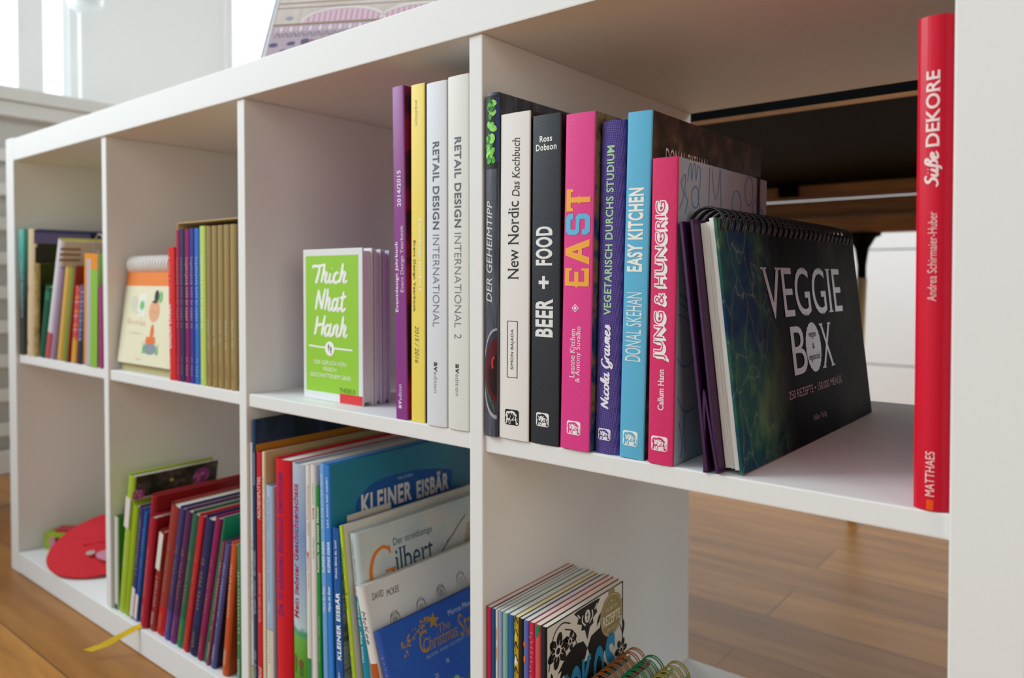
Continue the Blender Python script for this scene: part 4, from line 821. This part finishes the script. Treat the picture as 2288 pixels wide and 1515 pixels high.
for i, (l_, x0, x1, H, c, tc) in enumerate((('crimson paperback at the left end of the slipcased set', .5716, .5797, .1895, '#a82a56', '#d98a86'), ('dark navy paperback in the slipcase', .5803, .5915, .1898, '#37325a', '#8a86a6'), ('magenta paperback in the slipcase', .5925, .6045, .1895, '#83205f', '#e2b8a0'),
        ('indigo paperback in the slipcase', .6052, .6155, .1900, '#403c94', '#b9b4de'), ('bright blue paperback in the slipcase', .6163, .6278, .1900, '#2c72c4', '#a9c8ec'), ('lime green paperback between the bright blue one and the gold ones', .6285, .6420, .1920, '#bcd068', '#e8efc4'))):
    sb(l_, x0, x1, H, 0.1, c, tx=[(N_ * 2, 'blur', tc, (.36, .82, .22, .68), 'u'), ('xxxxxxx', 'blur', tc, (.05, .17, .28, .62), 'u')])
gl_ = ('gold paperback beside the lime green one', 'gold paperback, second from the lime green one', 'gold paperback, middle one of the five gold spines', 'gold paperback, second from the divider', 'gold paperback at the right end, against the divider')
gx = (.6430, .6551, .6681, .6813, .6948, .7085)
for i in range(5):
    sb(gl_[i], gx[i], gx[i + 1] - .0004, .1913, .2, '#a08a58', tx=[('xxxxxxxxxxxx', 'blur', '#cfc8ac', (.24 + .02 * (i % 3), .42, .25, .6), 'u'), ('xxxxx', 'blur', '#8a5f4a', (.06, .15, .25, .6), 'u')], rnd=.0022)
sl = empty('slipcase', (.5698, .010, Z3 + .0003), 'tan cardboard slipcase around the coloured and gold paperbacks', 'slipcase')
KR = M('#bf9f6e', 0.8, 0.2)
for nm, b_ in (('side_wall', (0, .0013, 0, .125, 0, .1975)), ('side_wall', (.1405, .1418, 0, .125, 0, .1975)), ('top_wall', (0, .1418, 0, .125, .1977, .199)), ('back_wall', (.0014, .1404, .1235, .125, 0, .1975))):
    bm = bmesh.new(); bxm(bm, *b_); obj(nm, bm, KR, sl)
# ------------------------------------------------------------------ first upper compartment
G7 = 'books in the first upper compartment'
def cb(kind, label, x0, x1, H, lean, w, spine, **k): return book(kind, label, 'book', x0, x1, H, lean, w, k.pop('z', Z3), k.pop('y', .004), spine=spine, group=k.pop('group', G7), **k)
TEALSP = grad('teal_to_black_spine', 2, [(0.0, '#3a3836'), (0.35, '#2f3636'), (0.6, '#3f6f6c'), (0.85, '#4aa49c'), (1.0, '#6fb4ae')], .213, .4, 30, .1)
cb('book', 'teal and charcoal book at the far left, against the side panel', .0366, .0605, .2130, .8, .2, TEALSP, rnd=.001, texts=[('x' * 20, 'blur', '#a9c4c0', (.3, .75, .45, .8), 'u')])
DGREEN = photo('dark_green_photo', [(0.3, '#0e1a0a'), (0.6, '#1c2b10'), (0.8, '#2c3a1c')], 12)
def violetband(bm, cmap, pr, t, h, w):
    raw(bm, rect(.002, w, .885 * h, .995 * h), cmap, pr.slot('#47468c'), 1); raw(bm, rect(.002, .09, .89 * h, .97 * h), cmap, pr.slot('#6c64a4'), 1.5); raw(bm, rect(.09, .10, .885 * h, .985 * h), cmap, pr.slot('#1c1f4a'), 2)
    raw(bm, rect(.004, .03, .70 * h, .86 * h), cmap, pr.slot('#2b2630'), 1.5)
def blots(bm, smap, pr, t, h):
    for x, z, r in ((.35, .52, .0045), (.4, .1, .003)): raw(bm, ell(x * t, z * h, r, r * 1.6), smap, pr.slot('#8d7c86'), 2)
cb('book', 'wide cream-spined book with violet and dark green cover', .0650, .0945, .2125, 3.4, .25, '#d6bf9a', cover=DGREEN, rnd=.005, cmarks=violetband, marks=blots)
cb('book', 'mottled cream book, lower than the wide cream one beside it', .0965, .1120, .1545, 3.4, .19, photo('mottled_cream', [(0.35, '#c2a870'), (0.55, '#a58a55'), (0.7, '#5a4c2c')], 60), cover=DGREEN, rnd=.004)
cb('book', 'short dark green book leaning right with pale rings near the top of its spine', .1205, .1415, .1200, 15.4, .13, '#1c5a44', rnd=.003, bands=[(.9, .915, '#3f9a6c'), (.86, .875, '#3f9a6c'), (.82, .835, '#3f9a6c')])
def stripes3(bm, cmap, pr, t, h, w):
    for i in range(3): raw(bm, rect(.0, .03, (.835 + .045 * i) * h, (.857 + .045 * i) * h), cmap, pr.slot('#9a7862'), 1.5)
cb('book', 'tall white book with brown stripes and red foot, leaning right', .1436, .1640, .1925, 17.6, .21, '#dcd9de', cover='#cdbfae', back='#d8d038', rnd=.004, cmarks=stripes3, bands=[(0, .22, '#c25860')], texts=())
cb('book', 'mauve book leaning beside the tall white one', .1690, .1850, .1470, 16.0, .15, '#9a84a4', rnd=.003)
cb('book', 'golden yellow book leaning right', .1930, .2128, .1490, 14.6, .15, '#dcb458', rnd=.005, board=.003, cover='#cda83c', bands=())
cb('book', 'olive green book leaning beside the golden yellow one', .2150, .2330, .1485, 14.0, .15, '#7d9440', rnd=.004)
def rings_back(root, t, h):
    for k in range(7):
        bm = bmesh.new(); tube(bm, [(t / 2 + .009 * math.cos(q), .03 + k * .013, h + .010 + .014 * math.sin(q)) for q in [R(-70) + R(320) * i / 14 for i in range(15)]], .0008, 5); obj('wire_ring', bm, M('#8d8579', .4, .5), root)
cb('ring_notebook', 'rust red ring-bound notebook with grey wire rings', .2345, .2395, .1485, 13.9, .14, '#9a4a40', cover='#8f3a1c', rnd=.0008, extra=rings_back)
def stripey(c2):
    def f(bm, smap, pr, t, h):
        for i in range(11): raw(bm, poly([(.12 * t, (.28 + .06 * i) * h), (.9 * t, (.31 + .06 * i) * h), (.9 * t, (.335 + .06 * i) * h), (.12 * t, (.305 + .06 * i) * h)]), smap, pr.slot(c2[i % len(c2)]), 2)
    return f
cb('book', 'small red and orange striped book leaning right', .2480, .2665, .1198, 10.3, .12, '#cf5a52', rnd=.003, bands=[(0, .3, '#dca03a')], marks=stripey(('#e6842c', '#d9414a', '#d98a92')))
cb('book', 'small slate blue book with pale stripes, leaning right', .2712, .2848, .1203, 8.6, .12, '#56658f', rnd=.003, bands=[(0, .3, '#3a3c48')], marks=stripey(('#8a98c0', '#6f80ac')))
def ringspine(bm, smap, pr, t, h):
    raw(bm, rect(0, .16 * t, 0, h), smap, pr.slot('#df8a24'), 1); raw(bm, rect(.16 * t, .55 * t, .955 * h, h), smap, pr.slot('#df8a24'), 1)
    raw(bm, rect(.52 * t, t, 0, .86 * h), smap, pr.slot('#86b83c'), 1); raw(bm, rect(.52 * t, t, .86 * h, h), smap, pr.slot('#df8a24'), 1)
o_ = cb('ring_notebook', 'ring-bound notebook with orange back and bright green front', .2985, .3440, .1665, 2.6, .16, '#b9aeb0', cover='#86b83c', back='#df8a24', rnd=.0005, board=.004, marks=ringspine, pages=pages_mat('grey_page_edges', '#b4acac', '#d5cccb'),
    extra=lambda root, t, h: [obj('wire_ring', (lambda b_: (tube(b_, [(t / 2 + .017 * math.cos(q), .012 + k * .016, h + .008 + .021 * math.sin(q)) for q in [R(-60) + R(300) * i / 14 for i in range(15)]], .0010, 5), b_)[1])(bmesh.new()), M('#9a9184', .35, .5), root) for k in range(9)])
cb('book', 'narrow magenta book against the first divider', .3505, .3610, .1180, 1.2, .12, '#a23f74', rnd=.001)
# ------------------------------------------------------------------ first lower compartment
gb = empty('picture_box', (.0542, .0343, Z1 + .0003), 'long lime green box with little pictures on its side and a thin red lid', 'box', None, (0, 0, R(36)))
bm = bmesh.new(); bxm(bm, 0, .21, 0, .026, 0, .0285, 0, .0008); pr = Print(M('#9cb82c', .45))
def gm_(a, b_, l): return (a, -l, b_)
raw(bm, rect(.008, .018, .004, .022), gm_, pr.slot('#cf8aa0'), 1); raw(bm, rect(.018, .026, .003, .021), gm_, pr.slot('#43301c'), 1); raw(bm, rect(.034, .085, .006, .018), gm_, pr.slot('#33241a'), 1); raw(bm, rect(.1, .17, .006, .018), gm_, pr.slot('#6f4a4a'), 1)
obj('box_body', bm, pr.mats, gb)
bm = bmesh.new(); bxm(bm, .016, .208, .003, .024, .0286, .0345, 0, .0012); tag(obj('lid', bm, M('#b8383c', .5), gb), 'thin red lid')
wd = empty('folded_card', (.150, .180, Z1 + .0003), 'lime green folded card standing behind the box with the red lid', 'card', None, (0, 0, R(20)))
bm = bmesh.new(); prism(bm, [(0, 0), (.0012, 0), (.045, .0905), (.0888, 0), (.09, 0), (.045, .0935)], 1, 0, .09); obj('card_fold', bm, M('#8fb022', .5), wd)
FELT = M('#cf333c', 0.95, 0.1, 0.8, 900)
fd = empty('felt_pouch', (.1920, .0830, Z1 + .0278), 'round red felt pouch with a pale oval patch, propped against the green box', 'pouch', None, (Matrix.Rotation(R(36), 3, 'Z') @ Matrix.Rotation(R(18), 3, 'X')).to_euler())
def pouch():
    bm = bmesh.new(); n = 40; prof = [(0.0, .024), (.35, .0225), (.62, .019), (.84, .013), (.96, .0065), (1.0, .003), (.98, .0006)]
    rings = []
    for r_, z in prof[1:]:
        rings.append([bm.verts.new((-.004 + .088 * r_ * math.cos(q), .088 * r_ * math.sin(q), z * .62 + .0022 * math.sin(3 * q + 1) * r_ * (1 - r_ * .6) + (.004 * math.sin(q) if r_ < .9 else 0))) for q in [2 * math.pi * k / n for k in range(n)]])
    top = bm.verts.new((0, 0, prof[0][1]))
    for k in range(n): bm.faces.new((top, rings[0][k], rings[0][(k + 1) % n]))
    for A, B in zip(rings, rings[1:]):
        for k in range(n): bm.faces.new((A[k], B[k], B[(k + 1) % n], A[(k + 1) % n]))
    bm.faces.new(list(reversed(rings[-1])))
    for f in bm.faces: f.smooth = True
    return bm
obj('felt_body', pouch(), FELT, fd)
bm = bmesh.new(); tube(bm, [(-.03, -.020, .0135), (0, -.014, .0155), (.04, -.010, .0155), (.08, -.012, .008)], [.002, .0045, .0045, .002], 8); obj('fold', bm, FELT, fd)
bm = bmesh.new(); lathe(bm, [(.030, .0), (.030, .0012), (.027, .0018)], 26); o = obj('patch', bm, M('#c98a9c', .9, .1, .4), fd); o.scale = (1.1, .45, 1); o.location = (.040, -.045, .0125); o.rotation_euler = (R(4), R(3), 0)
bm = bmesh.new(); lathe(bm, [(.0095, .0), (.0095, .0010), (.008, .0014)], 18); o = obj('button', bm, M('#b9a49a', .5), fd); o.location = (-.004, -.042, .0138); o.scale = (.8, .6, 1)
# ------------------------------------------------------------------ second lower compartment
G8 = 'books in the second lower compartment'
def lb(label, x0, x1, H, lean, w, spine, **k): return cb('book', label, x0, x1, H, lean, w, spine, z=Z1, y=k.pop('y', .006), group=G8, **k)
def lower(c): return dict(bands=[(0, .22, c)])
def clip_(root, t, h):
    for k in range(2):
        bm = bmesh.new(); tube(bm, [(t / 2 + .007 * math.cos(q), .016 + k * .02, h + .004 + .011 * math.sin(q)) for q in [R(-60) + R(300) * i / 12 for i in range(13)]], .0009, 5); obj('wire_ring', bm, M('#77726a', .4, .5), root)
cb('ring_notebook', 'narrow green notebook with wire rings, leftmost of its row', .3885, .3985, .1325, 1.0, .13, '#cfd0cc', z=Z1, y=.006, group=G8, cover='#3a7a2c', back='#2f7f46', rnd=.0004, board=.0012, bands=[(0, .06, '#1d5a36')], extra=clip_)
PEONY = photo('garden_photo', [(0.28, '#12170c'), (0.46, '#23301a'), (0.58, '#4a4438'), (0.68, '#8d6f78'), (0.8, '#2e3a1c')], 42, seed=9)
def peony(bm, cmap, pr, t, h, w):
    raw(bm, rect(.003, w - .002, .02 * h, .83 * h), cmap, pr.slot('#9cb026'), 1); raw(bm, rect(.003, w - .002, .83 * h, .845 * h), cmap, pr.slot('#d9b8bc'), 1.5)
    rnd = random.Random(2)
    for cx, cz, r in ((.100, .183, .0125), (.0085, .174, .0085)):
        raw(bm, ell(cx, cz, r, r * .95), cmap, pr.slot('#9a4486'), 1.5)
        for i in range(16):
            q, d = rnd.random() * 6.3, rnd.random() * r * .75; raw(bm, ell(cx + d * math.cos(q), cz + d * math.sin(q), r * .3, r * .18, 10, q), cmap, pr.slot(rnd.choice(('#b8629e', '#8a3874', '#c982ae'))), 1.8 + i * .03)
    raw(bm, ell(.055, .186, .003, .0022), cmap, pr.slot('#c4c226'), 1.5)
def wlabel(z0, z1, x0, x1, c='#ddd2d0', nm='paper_label'):
    def f(root, t, h):
        bm = bmesh.new(); bxm(bm, x0 * t, x1 * t, -.0006, -.0002, z0 * h, z1 * h, 0, .0001); tag(obj(nm, bm, M(c, .6), root), 'pale paper label')
    return f
lb('tall lime green book with flower photo cover and pale label', .3990, .4166, .2005, 10.1, .125, '#a3bf36', cover=PEONY, rnd=.0024, cmarks=peony, texts=[('x' * 16, 'blur', '#e4e8c2', (.34, .60, .15, .5), 'u', 2)], extra=wlabel(.62, .84, .05, .85))
lb('lime green book standing against the tall flower book', .4172, .4318, .1615, 10.8, .12, '#97b21c', rnd=.002)
lb('indigo book with a pale label at the foot of its spine', .4330, .4455, .1620, 11.6, .12, '#3b3a74', rnd=.0022, texts=[('x' * 18, 'blur', '#8f96b4', (.4, .9, .35, .75), 'u', 2)], extra=wlabel(.02, .28, .2, .98))
lb('bright blue book with a pale label at the foot of its spine', .4470, .4560, .1590, 12.0, .12, '#1f62b4', rnd=.0018, texts=[('x' * 12, 'blur', '#7aa4d8', (.5, .85, .3, .7), 'u', 2)], extra=wlabel(.02, .24, .05, .98))
lb('tall dark red book standing back between the blue and the crimson one', .4580, .4688, .1830, 11.8, .135, '#a32430', y=.008, rnd=.003, cover='#8c1d24')
def bookmark(root, t, h):
    bm = bmesh.new(); rr = [(.008, .030, .0016), (.006, .004, .0014), (.005, -.004, .0008), (-.004, -.020, -.010), (-.016, -.037, -.024), (-.028, -.052, -.0325)]
    w_ = Vector((.0042, .0030, 0)); V = []
    for i, p in enumerate(rr): V.append((bm.verts.new(Vector(p) + w_ * (1 + .25 * i / 5)), bm.verts.new(Vector(p) - w_ * (1 + .25 * i / 5))))
    for A, B in zip(V, V[1:]): bm.faces.new((A[0], A[1], B[1], B[0]))
    o = obj('ribbon_bookmark', bm, M('#e6c224', .6), root); s = o.modifiers.new('s', 'SOLIDIFY'); s.thickness = .0007
    tag(o, 'yellow ribbon bookmark')
lb('crimson book with a yellow ribbon bookmark hanging to the floor', .4712, .4870, .1580, 11.2, .12, '#b01f38', y=.002, rnd=.0028, cover='#8c1626', texts=[('x' * 20, 'blur', '#e0a4a8', (.28, .72, .15, .5), 'u', 2), ('HERDER', 'sans', '#e9bcbc', (.08, .2, .15, .45), 'u', 2)], extra=bookmark)
lb('brick red book with a white label on the upper half of its spine', .4900, .5032, .1420, 13.4, .12, '#96302e', rnd=.002, texts=[('x' * 14, 'blur', '#d9a49c', (.25, .55, .2, .7), 'u', 2), ('HERDER', 'sans', '#e0b4ac', (.06, .19, .2, .7), 'u', 2)], extra=wlabel(.62, .985, .1, .95, '#dcd4c8'))
rows = [('thick brick red book with brighter red foot', .5042, .5285, .1826, 13.9, '#9c3a34', '#c8222c', .005), ('dark violet-blue book with lighter foot', .5298, .5428, .1825, 14.0, '#3e3a70', '#4c4a94', .002), ('plum book with lighter foot', .5433, .5588, .1820, 14.1, '#5a2a5a', '#74307a', .003), ('dark green book with brighter green foot', .5600, .5770, .1816, 13.9, '#2a6650', '#2f7f50', .0035),
        ('scarlet book between the green and the navy one', .5780, .5905, .1822, 13.8, '#b6222c', '#b6222c', .001), ('navy blue book with gold lettering', .5916, .6105, .1830, 13.9, '#232c5c', '#1f2850', .003), ('magenta-red book beside the navy one', .6122, .6252, .1870, 14.2, '#8a1f56', '#8a1f48', .002)]
for l_, x0, x1, H, le, c, c2, rn in rows:
    lb(l_, x0, x1, H, le, .13, c, rnd=rn, pages=PAGES, texts=[('x' * 16, 'blur', '#9a7a52', (.34, .72, .3, .65), 'u', 2), ('xxxxx', 'blur', '#a3845a', (.06, .17, .3, .65), 'u', 2)], **(lower(c2) if c != c2 else {}))
lb('bright teal green book with its front cover showing', .6262, .6325, .1872, 14.5, .14, '#157a5c', y=.008, rnd=.0015, cover='#128060')
lb('dull maroon book, shorter, leaning on the teal green one', .6345, .6408, .1600, 14.2, .12, '#8a4a58', rnd=.0012, texts=[('x' * 22, 'blur', '#d8aab0', (.3, .85, .2, .75), 'u', 2), ('HERDER', 'sans', '#e2bcc0', (.06, .19, .2, .75), 'u', 2)])
lb('slate blue book with pale lettering', .6450, .6545, .1600, 13.0, .12, '#565a94', cover='#23223c', rnd=.0018, texts=[('x' * 22, 'blur', '#b4b8d8', (.35, .85, .15, .6), 'u', 2), ('HERDER', 'sans', '#c9cbe2', (.06, .19, .15, .6), 'u', 2)])
lb('orange book with white lettering', .6702, .6825, .1630, 8.2, .12, '#c4562a', cover='#a8401c', rnd=.002, texts=[('x' * 20, 'blur', '#ecc0a4', (.45, .85, .2, .65), 'u', 2), ('HERDER', 'sans', '#f0ccb4', (.08, .2, .2, .65), 'u', 2)])
lb('leaf green book against the second divider', .7045, .7130, .1630, .7, .12, '#3f7f52', rnd=.0012, texts=[('x' * 22, 'blur', '#c3d8c0', (.3, .82, .25, .7), 'u', 2), ('HERDER', 'sans', '#cfe0cc', (.06, .19, .25, .7), 'u', 2)])
# ------------------------------------------------------------------ book standing on top of the shelf
def facade():
    m, nt, b, mp = nodemat('facade_print', .25, .5)
    nt.links.new(ramp(nt, noise(nt, mp, 16, 6), [(.3, '#c4b4aa'), (.55, '#d6cac4'), (.8, '#e2dad6')]), b.inputs['Base Color']); return m
tk = empty('coffee_table_book', (.652, .070, Z5 + .0130), 'large hardback standing on the shelf top, pale house front with pink striped arch', 'book', None, (R(-26), 0, R(30)))
tw, thh, tt = .30, .34, .022
def fm(a, b_, l): return (a, -l, b_ - .0108)
bm = bmesh.new(); bxm(bm, 0, tw, 0, .003, 0, thh, 0, .0006); pr = Print(facade())
cs, ds = pr.slot('#a98f74'), pr.slot('#8f7358')
raw(bm, rect(.006, tw, .132, .1345), fm, cs, 1); raw(bm, rect(.006, tw, .124, .1255), fm, ds, 1); raw(bm, rect(.006, tw, .0945, .0975), fm, ds, 1)
for x in (.036, .160, .235): raw(bm, rect(x, x + .005, .0975, .124), fm, pr.slot('#cdbfb2'), 1)
for cx in (.100, .205):
    arc = [(cx + .055 * math.cos(q), .0985 + .0225 * math.sin(q)) for q in [math.pi * k / 20 for k in range(21)]]; raw(bm, line(arc, .003), fm, pr.slot('#e6deda'), 2)
    raw(bm, poly([(cx + .052 * math.cos(q), .0985 + .0205 * math.sin(q)) for q in [math.pi * k / 20 for k in range(21)]]), fm, pr.slot('#d9c3cc'), 1.3)
    for k in range(14):
        x = cx - .049 + k * .0072; hgt = math.sqrt(max(0, 1 - ((x + .002 - cx) / .052) ** 2)) * .0195
        raw(bm, rect(x, x + .0036, .0985, .0985 + hgt), fm, pr.slot('#cf9fb0'), 1.5)
raw(bm, rect(.006, tw, .0112, .0945), fm, pr.slot('#b8a4b0'), 1)
rnd_ = random.Random(6)
for k in range(44): raw(bm, ell(.012 + k * .0066, .0885, .0024, .0045, 10), fm, pr.slot('#e2d6da' if k % 2 else '#cfb4be'), 1.6)
for k in range(26):
    x = .012 + k * .011; raw(bm, line([(x, .074), (x + .0035, .082), (x + .007, .075), (x + .010, .082)], .0012), fm, pr.slot('#7d7478'), 2)
for k in range(110): raw(bm, ell(.012 + rnd_.random() * .28, .03 + rnd_.random() * .040, rnd_.uniform(.003, .007), rnd_.uniform(.002, .005), 10), fm, pr.slot(rnd_.choice(('#7d5a6c', '#b58f94', '#5a5678', '#b98a80', '#9d7a80'))), 1.3 + k * .005)
raw(bm, ell(.026, .107, .005, .003), fm, pr.slot('#9a9aa2'), 2)
raw(bm, rect(.0015, .006, .0112, thh + .010), fm, pr.slot('#d6d2d4'), 2.2); raw(bm, rect(0, .0015, .0112, thh + .010), fm, pr.slot('#6d6a70'), 2.2)
obj('front_cover', bm, pr.mats, tk)
bm = bmesh.new(); bxm(bm, 0, tw, tt - .003, tt, 0, thh, 0, .0006); bxm(bm, 0, .002, .0032, tt - .0032, 0, thh); obj('back_cover', bm, M('#3d3a3c', .4), tk)
bm = bmesh.new(); bxm(bm, .0025, tw - .004, .0032, tt - .0032, .003, thh - .003); obj('page_block', bm, PAGES_WHITE, tk)
st_ = empty('book_easel', (0.652, .070, Z5 + .0005), 'small wire easel holding the large hardback on the shelf top', 'easel', None, (0, 0, R(30)))
bm = bmesh.new()
c_, s_ = math.cos(R(26)), math.sin(R(26))
for x in (.06, .24): tube(bm, [(x, -.012, .012), (x, -.012, .0014), (x, .05, .0014), (x, .17, .0014), (x, .0245 / c_ + (.17 - .0099) * s_ / c_ + .008, .17)], .0012, 8)
tube(bm, [(.06, .17, .0014), (.24, .17, .0014)], .0012, 8)
obj('wire_frame', bm, M('#8d8f93', .3, .5, 0, 900, 0, 1.0), st_)
# pendant near the window
pl = empty('pendant_lamp', (-.62, .38, 1.203), 'white glass pendant lamp hanging near the window, cut by the top of the picture', 'lamp')
bm = bmesh.new(); lathe(bm, [(.003, .0), (.022, .003), (.04, .016), (.046, .035), (.037, .058), (.019, .074), (.008, .084)], 28); obj('lamp_shade', bm, M('#e9eef0', .2, .6), pl)
bm = bmesh.new(); tube(bm, [(0, 0, .083), (0, 0, 1.4965)], .003, 8); obj('cord', bm, M('#d0d2d4', .5), pl)
